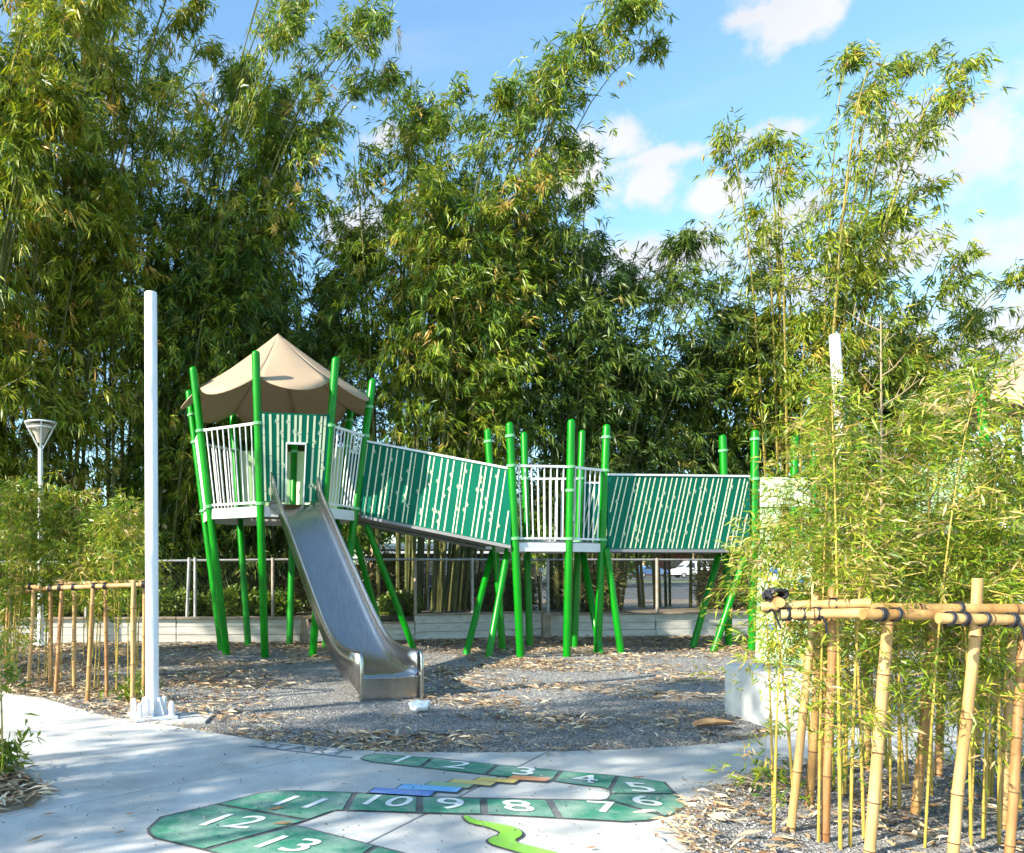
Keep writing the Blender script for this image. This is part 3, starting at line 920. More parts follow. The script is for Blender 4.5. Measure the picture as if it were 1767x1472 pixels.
# ---- roofed tower
def tower(parent, cx, cy, alpha, full=True, deck=2.15, slide=True, tag_label=True):
    Rb, Rt, zt = 0.92, 1.48, 4.22
    zs = [4.25, 4.22, 4.15, 4.1, 4.1, 4.1, 4.12, 4.2]
    base, top = [], []
    for k in range(8):
        a = R(-90 - 22.5 + 45 * k) + alpha
        base.append(Vector((cx + Rb * math.cos(a), cy + Rb * math.sin(a), 0)))
        t = Vector((cx + Rt * math.cos(a), cy + Rt * math.sin(a), zt))
        top.append(base[-1] + (t - base[-1]) * (zs[k] / zt))
    railz = deck + 1.13
    posts = [post(parent, base[k], top[k], rings=(deck + 0.03, railz, 3.72 if k in (2, 3, 6) else railz + 0.001)[:3 if k in (2, 3, 6) else 2]) for k in range(8)]
    D = [at_z(base[k], top[k], deck) for k in range(8)]
    c = Vector((cx, cy, deck))
    # deck plate and fascia boards
    inn = [c + (p - c) * 0.955 for p in D]
    mb = MB(); mb.poly([p + Vector((0, 0, 0.0)) for p in inn], thick=0.05)
    dk = mb.build('deck', M['deck'], parent)
    for k in range(8):
        j = (k + 1) % 8
        u = (D[j] - D[k]).normalized()
        a, b = D[k] + u * 0.055 - Vector((0, 0, 0.085)), D[j] - u * 0.055 - Vector((0, 0, 0.085))
        m2 = MB(); m2.bar(a, b, 0.03, 0.15, (0, 0, 1)); m2.build('fascia', M['fascia'], dk, bevel=0.004)
    # faces: 0 = slide entry, 1 right front, 2 right (bridge), ... 7 left front
    for k in range(8):
        j = (k + 1) % 8
        lo, hi = deck + 0.045, railz
        bl, br = at_z(base[k], top[k], lo), at_z(base[j], top[j], lo)
        tl, tr = at_z(base[k], top[k], hi), at_z(base[j], top[j], hi)
        e = 0.06
        ub = (br - bl).normalized(); ut = (tr - tl).normalized()
        if k == 0 and slide:
            hi2 = 3.42
            tl2, tr2 = at_z(base[k], top[k], hi2), at_z(base[j], top[j], hi2)
            out = Vector((math.cos(R(-90) + alpha), math.sin(R(-90) + alpha), 0)) * 0.05
            pn = stripe_panel(parent, bl + ub * .03 + out, br - ub * .03 + out, tl2 + ub * .03 + out, tr2 - ub * .03 + out, 11, 11, 0.0, width=0.028, hole=(0.36, 0.68, 0.66), name='entry_panel', label='teal entry panel with low doorway above the slide')
            fr = MB()
            qq = lambda s, t: lerp(lerp(bl + ub * .03, br - ub * .03, s), lerp(tl2 + ub * .03, tr2 - ub * .03, s), t) + out * 1.16
            fr.bar(qq(.375, 0), qq(.375, .655), .018, .03, (0, 1, 0)); fr.bar(qq(.665, 0), qq(.665, .655), .018, .03, (0, 1, 0)); fr.bar(qq(.37, .665), qq(.67, .665), .03, .03, (0, 1, 0))
            fr.build('door_frame', M['fascia'], pn)
        elif k == 2 and slide:
            continue
        elif k in (3, 4) and slide:
            stripe_panel(parent, bl + ub * e, br - ub * e, tl + ub * e, tr - ub * e, 3, 21 + k, 0, base_mat=M['palegreen'], width=0.05, name='back_panel')
        else:
            railing(parent, bl + ub * e, br - ub * e, tl + ut * e, tr - ut * e, 9)
    # roof: eight petals with sagging scalloped edges
    peak = Vector((cx, cy, 4.93))
    rim = [at_z(base[k], top[k], 3.93) for k in range(8)]
    rim = [Vector((cx, cy, p.z)) + (p - Vector((cx, cy, p.z))) * 0.945 for p in rim]
    cano = None
    NS, NT = 10, 8
    for k in range(8):
        j = (k + 1) % 8
        mb = MB(); vs_ = []
        for it in range(NT + 1):
            t = it / NT
            for i in range(NS + 1):
                s = i / NS
                e_ = lerp(rim[k], rim[j], s)
                b = math.sin(math.pi * s)
                outv = (e_ - Vector((cx, cy, e_.z)))
                e_ = e_ + outv * (0.20 * b) + Vector((0, 0, -0.22 * b))
                p = lerp(peak, e_, t)
                p.z += -0.05 * math.sin(math.pi * t) * (1 - b * 0.6) + 0.05 * b * math.sin(math.pi * min(1, t * 1.0)) * t
                vs_.append(p)
        fs = [(a * (NS + 1) + i, a * (NS + 1) + i + 1, (a + 1) * (NS + 1) + i + 1, (a + 1) * (NS + 1) + i) for a in range(NT) for i in range(NS)]
        fs = [f[::-1] for f in fs]
        mb.add(vs_, fs)
        if cano is None:
            cano = thing('canopy', (0, 0, 0), None, None); cano.parent = parent
            cano.location = Vector((cx, cy, 4.93)) - abs_loc(parent)
            cano['label'] = 'tan eight sided roof with scalloped eaves'
        o = mb.build('roof_petal', M['canopy'], cano, smooth=True)
        sd = o.modifiers.new('solid', 'SOLIDIFY'); sd.thickness = 0.016; sd.offset = -1
    return base, top, D


import math as _m
AL = R(10.5)
TX, TY = 0.0, 11.75
tb, tt, tD = tower(play, TX, TY, AL)

# diagonal legs of the tower on the bridge side
post(play, G(714, 1120), P(632, 905, 11.55), 0.05, name='brace')
post(play, G(664, 1112), P(612, 925, 12.1), 0.05, name='brace')

# ---- slide
def slide(parent):
    sdir = Vector((math.sin(R(16.5)), -math.cos(R(16.5)), 0))
    side = Vector((sdir.y, -sdir.x, 0)) * -1            # to the right seen from above the chute
    side = Vector((math.cos(R(16.5)), math.sin(R(16.5)), 0))
    fc = lerp(tD[0], tD[1], 0.5); o0 = Vector((fc.x, fc.y, 0)) + sdir * 0.05 + side * -0.01
    prof = [(-0.12, 2.17), (0.0, 2.17), (0.18, 2.15), (0.34, 2.06), (0.5, 1.93), (0.9, 1.58), (1.4, 1.15), (1.9, 0.72), (2.15, 0.52), (2.35, 0.38), (2.5, 0.30), (2.68, 0.235), (2.9, 0.205), (3.2, 0.185)]
    hw = 0.315
    root = thing('slide', o0, None, None)
    root.parent = parent; root.location = o0 - abs_loc(parent)
    root['label'] = 'wide stainless steel slide with high side walls'
    pt = lambda u, s, z: o0 + sdir * u + side * s + Vector((0, 0, z))
    mb = MB(); vs_ = []
    cs = [-1, -0.93, -0.8, -0.4, 0, 0.4, 0.8, 0.93, 1]
    zz = [0.075, 0.028, 0.006, 0, 0, 0, 0.006, 0.028, 0.075]
    for (u, z) in prof:
        for s, dz in zip(cs, zz):
            vs_.append(pt(u, s * hw, z + dz))
    n = len(cs)
    mb.add(vs_, [(i * n + j, (i + 1) * n + j, (i + 1) * n + j + 1, i * n + j + 1) for i in range(len(prof) - 1) for j in range(n - 1)])
    o = mb.build('chute', M['steel'], root, smooth=True)
    m_ = o.modifiers.new('solid', 'SOLIDIFY'); m_.thickness = 0.006; m_.offset = -1
    # side walls: sheet with rolled top edge
    tops = []
    for (u, z) in prof:
        h = 0.21
        if u < 0.34: h = 0.21 + (0.34 - u) / 0.46 * 0.33
        if u > 2.3: h = 0.21 + (u - 2.3) / 0.9 * 0.045
        tops.append(h)
    for sgn in (-1, 1):
        mb = MB(); vs_ = []
        for (u, z), h in zip(prof, tops):
            lowz = z - 0.07 if u < 2.9 else max(0.02, z - 0.07 - (u - 2.9) * 0.4)
            for s, zv in ((sgn * hw, lowz), (sgn * (hw + 0.004), z + h * 0.5), (sgn * (hw + 0.012), z + h)):
                vs_.append(pt(u, s, zv))
        n = 3
        fs = [(i * n + j, (i + 1) * n + j, (i + 1) * n + j + 1, i * n + j + 1) for i in range(len(prof) - 1) for j in range(2)]
        if sgn > 0: fs = [f[::-1] for f in fs]
        mb.add(vs_, fs)
        w = mb.build('side_wall', M['steel'], root, smooth=True)
        m_ = w.modifiers.new('solid', 'SOLIDIFY'); m_.thickness = 0.008; m_.offset = 0
        mb = MB()
        pts = [pt(u, sgn * (hw + 0.012), z + h) for (u, z), h in zip(prof, tops)]
        pe = pts[-1]
        pts += [pe + sdir * 0.03 - Vector((0, 0, 0.012)), pe + sdir * 0.05 - Vector((0, 0, 0.05)), pe + sdir * 0.052 - Vector((0, 0, 0.2)), Vector((pe.x, pe.y, -0.05)) + sdir * 0.052]
        mb.tube(pts, [0.013] * (len(pts) - 4) + [0.016, 0.019, 0.021, 0.021], n=10)
        mb.build('edge_rail', M['steel'], root, smooth=True)
        # end plate closing the wall
        mb = MB(); mb.hexa([pt(3.19, sgn * hw - 0.006, 0.0), pt(3.25, sgn * hw - 0.006, 0.0), pt(3.19, sgn * hw + 0.006, 0.0), pt(3.25, sgn * hw + 0.006, 0.0), pt(3.19, sgn * hw - 0.006, 0.43), pt(3.25, sgn * hw - 0.006, 0.40), pt(3.19, sgn * hw + 0.006, 0.43), pt(3.25, sgn * hw + 0.006, 0.40)])
        mb.build('end_plate', M['steel'], root)
    mb = MB(); mb.hexa([pt(3.20, -hw + .01, -0.03), pt(3.20, hw - .01, -0.03), pt(3.212, -hw + .01, -0.03), pt(3.212, hw - .01, -0.03), pt(3.20, -hw + .01, 0.178), pt(3.20, hw - .01, 0.178), pt(3.212, -hw + .01, 0.178), pt(3.212, hw - .01, 0.178)])
    mb.build('front_panel', M['steel'], root)
    mb = MB(); mb.tube([pt(3.21, -hw + .02, 0.185), pt(3.21, hw - .02, 0.185)], 0.012, n=8); mb.build('lip', M['steel'], root, smooth=True)


slide(play)

# ---- middle platform
HB = {  # deck position (x, y) -> (base px, top px, distance)
    'b': ((898, 1132), (879, 728)), 'd': ((978, 1130), (986, 723)), 'f': ((1031, 1126), (1047, 732)),
    'e': ((991, 1114), (1005, 742)), 'c': ((914, 1114), (904, 745)), 'a': ((867, 1121), (841, 740))}
mp = {}
for k, (bp_, tp_) in HB.items():
    b = G(*bp_)
    outd = {'b': -0.12, 'd': -0.15, 'f': 0.02, 'e': 0.12, 'c': 0.12, 'a': 0.02}[k]
    t = P(tp_[0], tp_[1], b.y + outd)
    mp[k] = (b, t)
    post(play, b, t, 0.055, rings=(1.70, 2.74, t.z - 0.2) if k in 'abf' else ((1.70, 2.40, 2.74) if k == 'd' else (1.70, 2.74)))
order = ['b', 'd', 'f', 'e', 'c', 'a']
mD = {k: at_z(*mp[k], 1.66) for k in order}
cD = sum((mD[k] for k in order), Vector((0, 0, 0))) / 6
mb = MB(); mb.poly([cD + (mD[k] - cD) * 0.95 for k in order], thick=0.05)
mdk = mb.build('deck', M['deck'], play)
for i, k in enumerate(order):
    j = order[(i + 1) % 6]
    u = (mD[j] - mD[k]).normalized()
    m2 = MB(); m2.bar(mD[k] + u * .055 - Vector((0, 0, .085)), mD[j] - u * .055 - Vector((0, 0, .085)), 0.03, 0.13, (0, 0, 1)); m2.build('fascia', M['fascia'], mdk, bevel=0.004)
for a, b, nb in [('b', 'd', 8), ('d', 'f', 6), ('e', 'c', 8)]:
    bl, br = at_z(*mp[a], 1.70), at_z(*mp[b], 1.70)
    tl, tr = at_z(*mp[a], 2.74), at_z(*mp[b], 2.74)
    u = (br - bl).normalized() * 0.055
    railing(play, bl + u, br - u, tl + u, tr - u, nb)
bl, br = at_z(*mp['f'], 1.72), at_z(*mp['e'], 1.72)
# slanted legs
for (g0, tpx, dd) in [((805, 1127), (850, 950), 11.9), ((843, 1133), (877, 945), 11.15), ((1036, 1127), (1005, 950), 11.9), ((1072, 1127), (1046, 945), 11.3)]:
    post(play, G(*g0), P(tpx[0], tpx[1], dd), 0.05, name='brace')


def bridge(parent, nl, nr, fl, fr, zl, zr, seed, nst, lean, hL, hR, base_mat=None, stripe_mat=None, name='bridge_panel', label=None):
    """sloping bridge: a deck strip, two side panels with their top rails"""
    up = Vector((0, 0, 1))
    mb = MB()
    mb.hexa([nl + up * (zl - .05), nr + up * (zr - .05), fl + up * (zl - .05), fr + up * (zr - .05), nl + up * zl, nr + up * zr, fl + up * zl, fr + up * zr])
    mb.build('bridge_deck', M['deck'], parent)
    for (a, b, off, sd, lb) in ((nl, nr, Vector((0, -0.03, 0)), seed, label), (fl, fr, Vector((0, 0.05, 0)), seed + 1, None)):
        p = stripe_panel(parent, a + off + up * (zl - .06), b + off + up * (zr - .06), a + off + up * (zl + hL), b + off + up * (zr + hR), nst, sd, lean, base_mat, stripe_mat, name=name, label=lb)
        m2 = MB(); m2.bar(a + off + up * (zl + hL + .017), b + off + up * (zr + hR + .017), 0.03, 0.03, (0, 0, 1)); m2.build('top_rail', M['white_metal'], p)
        m2 = MB(); m2.bar(a + off + up * (zl - .085), b + off + up * (zr - .085), 0.045, 0.045, (0, 0, 1)); m2.build('under_beam', M['deck'], p)


xy = lambda p: Vector((p.x, p.y, 0))
v2 = at_z(tb[2], tt[2], 2.3); v3 = at_z(tb[3], tt[3], 2.3)
bA = at_z(*mp['b'], 1.9); aA = at_z(*mp['a'], 1.9)
bridge(play, xy(v2) + Vector((.07, 0, 0)), xy(bA) + Vector((-.06, 0, 0)), xy(v3) + Vector((.05, 0, 0)), xy(aA) + Vector((-.05, .25, 0)), 2.14, 1.66, 31, 24, 0.07, 1.06, 1.02, label='teal bridge side panel with cream bamboo stripes sloping down from the roofed tower')

# ---- right platform with climbing wall
g_b, g_t = G(1298, 1121), P(1303, 742, 11.75)
h_b, h_t = G(1258, 1113), P(1247, 750, 12.4)
i_b, i_t = G(1402, 1121), P(1406, 742, 11.75)
j_b, j_t = G(1366, 1108), P(1372, 750, 12.9)
for b, t, rg in [(g_b, g_t, (1.6, 2.66, 3.28)), (h_b, h_t, (1.6, 2.66, 3.2)), (i_b, i_t, (1.6, 2.66, 3.2)), (j_b, j_t, (1.6, 2.66))]:
    post(play, b, t, 0.057, rings=rg)
for (g0, tpx, dd) in [((1196, 1115), (1241, 955), 12.3), ((1232, 1122), (1286, 960), 11.7)]:
    post(play, G(*g0), P(tpx[0], tpx[1], dd), 0.05, name='brace')
fA, eA = at_z(*mp['f'], 1.9), at_z(*mp['e'], 1.9)
gA, hA = at_z(g_b, g_t, 1.9), at_z(h_b, h_t, 1.9)
bridge(play, xy(fA) + Vector((.06, -.01, 0)), xy(gA) + Vector((-.10, -.02, 0)), xy(eA) + Vector((.05, .0, 0)), xy(hA) + Vector((.05, .1, 0)), 1.62, 1.62, 41, 27, 0.11, 1.04, 1.06, label='teal bridge side panel with slanting cream bamboo stripes beside the middle platform')
P4 = [at_z(g_b, g_t, 1.6), at_z(i_b, i_t, 1.6), at_z(j_b, j_t, 1.6), at_z(h_b, h_t, 1.6)]
mb = MB(); mb.poly(P4, thick=0.06); rdk = mb.build('deck', M['deck'], play)
m2 = MB(); m2.bar(P4[0] + Vector((.06, -.02, -.1)), P4[1] + Vector((-.06, -.02, -.1)), .03, .14, (0, 0, 1)); m2.build('fascia', M['fascia'], rdk)
m2 = MB(); m2.bar(P4[0] + Vector((-.1, -.02, .05)), P4[0] + Vector((-.1, -.02, 1.08)), .03, .03, (0, 1, 0)); m2.bar(P4[0] + Vector((-.16, -.025, .05)), P4[0] + Vector((-.16, -.025, 1.08)), .02, .03, (0, 1, 0)); m2.build('gate_frame', M['white_metal'], play)
gx0, gx1 = P4[0] + Vector((.08, -.05, 0)), P4[1] + Vector((-.08, -.05, 0))
up = Vector((0, 0, 1))
mb = MB(); a, b = gx0 + up * .62, gx1 + up * .62
mb.hexa([a, b, a + Vector((0, .03, 0)), b + Vector((0, .03, 0)), a + up * .46, b + up * .46, a + up * .46 + Vector((0, .03, 0)), b + up * .46 + Vector((0, .03, 0))])
mb.build('cream_panel', M['cream'], play, bevel=0.006)
stripe_panel(play, gx0 + up * .02, gx0 + up * .02 + Vector((.30, 0, 0)), gx0 + up * .6, gx0 + up * .6 + Vector((.30, 0, 0)), 5, 51, 0, base_mat=M['palegreen'], stripe_mat=M['cream'], name='side_panel')
# climbing wall leaning out towards the viewer
wt0, wt1 = P(1309, 940, 11.55), P(1402, 938, 11.6)
wb0, wb1 = G(1303, 1142), G(1398, 1150)
cw = stripe_panel(play, wb0, wb1, wt0, wt1, 15, 61, 0.62, base_mat=M['palegreen'], stripe_mat=M['cream'], width=0.022, thick=0.05, name='climbing_wall', label='pale green climbing wall with cream stripes and coloured holds')


def hold(px, py, m, r):
    # the point of the wall under that pixel, solved from the wall's height there
    t = (1146 - py) / (1146 - 939)
    t = max(0.04, min(0.96, t))
    lo = lerp(wb0, wb1, (px - 1300) / 98); hi = lerp(wt0, wt1, (px - 1306) / 96)
    c = lerp(lo, hi, t)
    bm = bmesh.new(); bmesh.ops.create_icosphere(bm, subdivisions=2, radius=r)
    for v in bm.verts:
        k = 1 + 0.35 * mnoise.noise(v.co * (9 / r * 0.05) + Vector((px, py, 0)))
        v.co = Vector((v.co.x * k * 1.15, v.co.y * 0.7, v.co.z * k))
    me = bpy.data.meshes.new('climbing_hold'); bm.to_mesh(me); bm.free()
    me.materials.append(m)
    for p_ in me.polygons: p_.use_smooth = True
    o = bpy.data.objects.new('climbing_hold', me); COL.objects.link(o); o.parent = cw
    o.location = c + Vector((0, -0.035, 0.01)) - abs_loc(cw)


for px, py, m in [(1337, 951, 'holdb'), (1340, 969, 'holdr'), (1330, 991, 'holdb'), (1335, 1066, 'holdy'), (1326, 1089, 'holdb'), (1357, 1083, 'holdr'), (1328, 1118, 'holdy'), (1363, 1126, 'holdr'), (1372, 960, 'holdy'), (1380, 1010, 'holdb'), (1366, 1030, 'holdr')]:
    hold(px, py, M[m], 0.05)

# second roofed tower at the right edge and the bridge that leads to it
T2x, T2y = 12.25, 12.0
b2, t2, d2 = tower(play, T2x, T2y, R(-8), slide=False, deck=2.0)
iA, jA = at_z(i_b, i_t, 1.9), at_z(j_b, j_t, 1.9)
q6, q7 = at_z(b2[6], t2[6], 2.2), at_z(b2[7], t2[7], 2.2)
bridge(play, xy(iA) + Vector((.06, 0, 0)), xy(q7) + Vector((-.06, 0, 0)), xy(jA) + Vector((.06, 0, 0)), xy(q6) + Vector((-.06, 0, 0)), 1.62, 2.0, 71, 22, 0.03, 1.0, 1.0, base_mat=M['palegreen'], name='bridge_panel', label='pale green bridge side panel behind the staked bamboo')


# ================================================================== POLES AND LAMP
def shade_pole(base, top, r, label, flange=True):
    base, top = Vector(base), Vector(top)
    t = thing('shade_pole', base, label, 'pole', 'bare white shade poles')
    mb = MB(); mb.tube([base + Vector((0, 0, .02)), top - Vector((0, 0, .012)), top], [r, r * .94, r * .88], n=24); mb.build('pole', M['polewhite'], t, smooth=True)
    if flange:
        mb = MB(); mb.box(base + Vector((0, 0, .012)), (.36, .36, .024), Matrix.Rotation(R(22), 3, 'Z')); mb.build('base_plate', M['polewhite'], t, bevel=0.004)
        for k in range(8):
            a = 2 * math.pi * (k + .25) / 8
            d = Vector((math.cos(a), math.sin(a), 0)); s = Vector((-d.y, d.x, 0)) * 0.006
            p0, p1, p2, p3 = d * (r * .96), d * (r + .075), d * (r + .025), d * (r * .96)
            z0, z1 = Vector((0, 0, .0245)), Vector((0, 0, .17))
            mb = MB(); mb.hexa([base + p0 - s + z0, base + p1 - s + z0, base + p0 + s + z0, base + p1 + s + z0, base + p3 - s + z1, base + p2 - s + z1, base + p3 + s + z1, base + p2 + s + z1])
            mb.build('gusset', M['polewhite'], t)
        for sx, sy in ((-1, -1), (1, -1), (-1, 1), (1, 1)):
            c = base + Matrix.Rotation(R(22), 3, 'Z') @ Vector((sx * .135, sy * .135, 0))
            mb = MB(); mb.tube([c + Vector((0, 0, .024)), c + Vector((0, 0, .125)), c + Vector((0, 0, .142)), c + Vector((0, 0, .15))], [.024, .024, .019, .006], n=12); mb.build('bolt_cap', M['polewhite'], t, smooth=True)
    return t


pb = G(263, 1238)
pad = MB(); c0 = pb + Vector((0.05, 0.02, 0))
pad.poly([Vector((c0.x - .26, c0.y - .22, .005)), Vector((c0.x + .42, c0.y - .20, .005)), Vector((c0.x + .46, c0.y + .2, .005)), Vector((c0.x - .2, c0.y + .25, .005))], thick=.1)
tag(pad.build('pole_footing', M['concrete']), kind='structure')
shade_pole(pb + Vector((0, 0, .006)), P(260, 505, pb.y), 0.058, 'tall plain white pole at the edge of the path left of the slide')
sb = G(1478, 1160)
shade_pole(sb, P(1440, 578, sb.y + .1), 0.062, 'leaning white pole half hidden behind the bamboo on the right', flange=False)


def street_lamp(base, ztop):
    t = thing('street_lamp', base, 'white park lamp with conical basket head behind the left bamboo', 'street lamp')
    zn = ztop - .42
    mb = MB(); mb.tube([base, base + Vector((0, 0, .9)), Vector((base.x, base.y, zn))], [.055, .047, .04], n=12); mb.build('pole', M['lamp'], t, smooth=True)
    mb = MB(); mb.tube([base + Vector((0, 0, 0)), base + Vector((0, 0, .03))], [.12, .11], n=16); mb.build('base_flange', M['lamp'], t, smooth=True)
    c = Vector((base.x, base.y, ztop)); Rr = .245
    for k in range(4):
        a = R(20) + k * math.pi / 2
        m2 = MB(); m2.bar(Vector((base.x, base.y, zn)) + Vector((math.cos(a), math.sin(a), 0)) * .03, c + Vector((math.cos(a), math.sin(a), -.02)) * 1.0 * Rr - Vector((0, 0, .0)) + Vector((0, 0, .02 * Rr)), .022, .022, (math.sin(a), -math.cos(a), 0)); m2.build('strut', M['lamp'], t)
    for zz, rr in ((0.0, Rr), (-.085, Rr * .83)):
        m2 = MB(); pts = [c + Vector((math.cos(2 * math.pi * i / 28) * rr, math.sin(2 * math.pi * i / 28) * rr, zz)) for i in range(29)]
        m2.tube(pts, .015, n=6); m2.build('ring', M['lamp'], t, smooth=True)
    m2 = MB(); m2.tube([c + Vector((0, 0, -.33)), c + Vector((0, 0, -.2)), c + Vector((0, 0, -.09)), c + Vector((0, 0, -.03))], [.05, .10, .165, .17], n=20); m2.build('diffuser', M['lampglass'], t, smooth=True)
    m2 = MB(); m2.tube([c + Vector((0, 0, .0)), c + Vector((0, 0, .02)), c + Vector((0, 0, .04))], [Rr * .98, Rr * .8, .05], n=24); m2.build('cap', M['lamp'], t, smooth=True)


lb = G(70, 1113)
street_lamp(lb, P(67, 730, lb.y).z)

# ================================================================== RETAINING WALL AND CHAIN LINK FENCE
wall = thing('retaining_wall', (wl[4].x, wl[4].y, 0), 'low weathered timber plank wall along the back of the playground', 'wall')
tops = {0: .40, 1: .40, 2: .41, 3: .31, 4: .44, 5: .42, 6: .42, 7: .42, 8: .42, 9: .42, 10: .42}
rngw = random.Random(4)
for i in range(len(wl) - 1):
    a, b = wl[i], wl[i + 1]
    hh = tops[i]
    u = (b - a).normalized(); L_ = (b - a).length
    nseg = max(1, round(L_ / 2.6))
    for sgm in range(nseg):
        p, q = lerp(a, b, sgm / nseg) + u * .008, lerp(a, b, (sgm + 1) / nseg) - u * .008
        ph = hh / 3
        for r_ in range(3):
            z = ph * (r_ + .5) - .02
            jit = rngw.uniform(-.010, .010)
            s = Vector((-u.y, u.x, 0))
            m2 = MB(); m2.bar(p + up * z + s * jit, q + up * (z + rngw.uniform(-.004, .004)) + s * jit, .05, ph - .006, (0, 0, 1)); m2.build('plank', M['wood'], wall, bevel=0.005)
        m2 = MB(); m2.bar(p + up * (hh - .003), q + up * (hh - .003), .14, .035, (0, 0, 1)); m2.build('cap_board', M['woodcap'], wall, bevel=0.004)
for px, y0, hh in [(525, 1108, .40), (940, 1100, .46)]:
    c = G(px, y0)
    m2 = MB(); m2.box(c + Vector((0, -.06, hh / 2 - .05)), (.14, .12, hh + .1)); m2.build('post', M['woodcap'], wall, bevel=0.008)

fence = thing('chain_link_fence', (wl[3].x, wl[3].y + .1, .3), 'rusty chain link fence on top of the timber wall', 'fence')
fpts = [p + Vector((0, .11, 0)) for p in wl]
FT = 1.42
for i in range(1, len(fpts) - 1):
    a, b = fpts[i], fpts[i + 1]
    m2 = MB(); m2.tube([Vector((a.x, a.y, FT - (.05 if i < 3 else 0))), Vector((b.x, b.y, FT - (.05 if i < 2 else 0)))], .021, n=8); m2.build('top_rail', M['galv'], fence, smooth=True)
for px, m in [(20, 'rust'), (150, 'galv'), (326, 'galv'), (336, 'galv'), (470, 'rust'), (715, 'rust'), (810, 'galv'), (943, 'galv'), (1130, 'rust'), (1290, 'galv'), (1480, 'galv'), (1680, 'galv'), (1850, 'galv')]:
    # fence point at that bearing
    for i in range(len(fpts) - 1):
        xa, xb = fpts[i].x / fpts[i].y, fpts[i + 1].x / fpts[i + 1].y
        k = (px - PX) / FPX
        if xa <= k <= xb:
            t = (k - xa) / (xb - xa)
            c = lerp(fpts[i], fpts[i + 1], t)
            lean = Vector((-.06, 0, 0)) if px == 326 else Vector((0, 0, 0))
            m2 = MB(); m2.tube([Vector((c.x, c.y - .09, -.05)) + lean, Vector((c.x, c.y - .08, FT + .03))], .028, n=10); m2.build('post', M[m], fence, smooth=True)
            break
mb = MB()
for i in range(1, len(fpts) - 2):
    a, b = fpts[i], fpts[i + 1]
    L_ = (b - a).length; hgt = .98; st = .085
    u = (b - a) / L_
    nn = int(L_ / st)
    for k in range(-int(hgt / st), nn):
        for sg in (1, -1):
            x0 = k * st if sg > 0 else k * st + hgt
            x1 = x0 + hgt * sg
            z0, z1 = .42, FT - .02
            # clip to the bay
            lo, hi = 0.0, 1.0
            for val in (0.0, L_):
                pass
            t0 = (0 - x0) / (x1 - x0); t1 = (L_ - x0) / (x1 - x0)
            lo, hi = max(0, min(t0, t1)), min(1, max(t0, t1))
            if hi - lo < 0.03: continue
            p = a + u * (x0 + (x1 - x0) * lo) + up * (z0 + (z1 - z0) * lo)
            q = a + u * (x0 + (x1 - x0) * hi) + up * (z0 + (z1 - z0) * hi)
            mb.tube([p, q], .0022, n=3, cap=False)
o = mb.build('wire_mesh', M['wire'], fence); o['kind'] = 'stuff'


# ================================================================== STAKED BAMBOO FRAMES
def bamboo_pole(mb, a, b, r, seed):
    rng = random.Random(seed)
    a, b = Vector(a), Vector(b)
    L_ = (b - a).length
    pts, rad = [a], [r * rng.uniform(.96, 1.04)]
    s = rng.uniform(.08, .2)
    u = (b - a) / L_
    side = Vector((rng.uniform(-1, 1), rng.uniform(-1, 1), 0)) * 0.006
    while s < L_ - .05:
        w = side * math.sin(s / L_ * math.pi * 2)
        pts += [a + u * (s - .012) + w, a + u * s + w, a + u * (s + .006) + w, a + u * (s + .02) + w]
        rr = r * rng.uniform(.95, 1.03)
        rad += [rr, rr * 1.11, rr * 1.10, rr * .985]
        s += rng.uniform(.2, .36)
    pts.append(b); rad.append(rad[-1])
    mb.tube(pts, rad, n=14)
    for q in range(2, len(pts) - 2, 4):                   # dark scar under every joint
        mb.tube([pts[q] - u * .003, pts[q] + u * .003], rad[q] * 1.025, n=14, cap=False, mi=1)
    # hollow end
    return mb


def tie(parent, c, axis, r, n_wraps=3, tail=False, seed=0):
    rng = random.Random(seed)
    axis = Vector(axis).normalized()
    mb = MB()
    for k in range(n_wraps):
        o = c + axis * ((k - (n_wraps - 1) / 2) * .011)
        pts, u0 = [], axis.orthogonal().normalized()
        w0 = axis.cross(u0)
        for i in range(15):
            a = 2 * math.pi * i / 14
            pts.append(o + (u0 * math.cos(a) + w0 * math.sin(a)) * (r + .003) + axis * (.005 * math.sin(a + k)))
        mb.tube(pts, .004, n=6)
    if tail:
        p = c + Vector((0, -r - .004, -r * .3))
        mb.tube([p, p + Vector((.01, -.01, -.03)), p + Vector((.02 + rng.uniform(-.02, .02), -.012, -.09))], .005, n=5)
    mb.build('tie', M['tie'], parent, smooth=True)


def stake_frame(label, origin, stakes, rails, rs, rr, seed):
    t = thing('bamboo_stake_frame', origin, label, 'plant support', 'bamboo frames holding up the young bamboo')
    for i, (bx, by, tx, ty, dz) in enumerate(stakes):
        b = G(bx, by); top = P(tx, ty, b.y + dz)
        b = b - (top - b).normalized() * .08
        mb = MB(); bamboo_pole(mb, b, top, rs * random.Random(seed + i).uniform(.85, 1.1), seed + i); mb.build('stake', [M[('bamboo', 'bamboo_pale', 'bamboo_brown')[(i * 5 + seed) % 3]], M['joint']], t, smooth=True)
    for i, (a, b) in enumerate(rails):
        mb = MB(); bamboo_pole(mb, a, b, rr, seed + 50 + i); mb.build('rail', [M[('bamboo_pale', 'bamboo')[i % 2]], M['joint']], t, smooth=True)
    return t


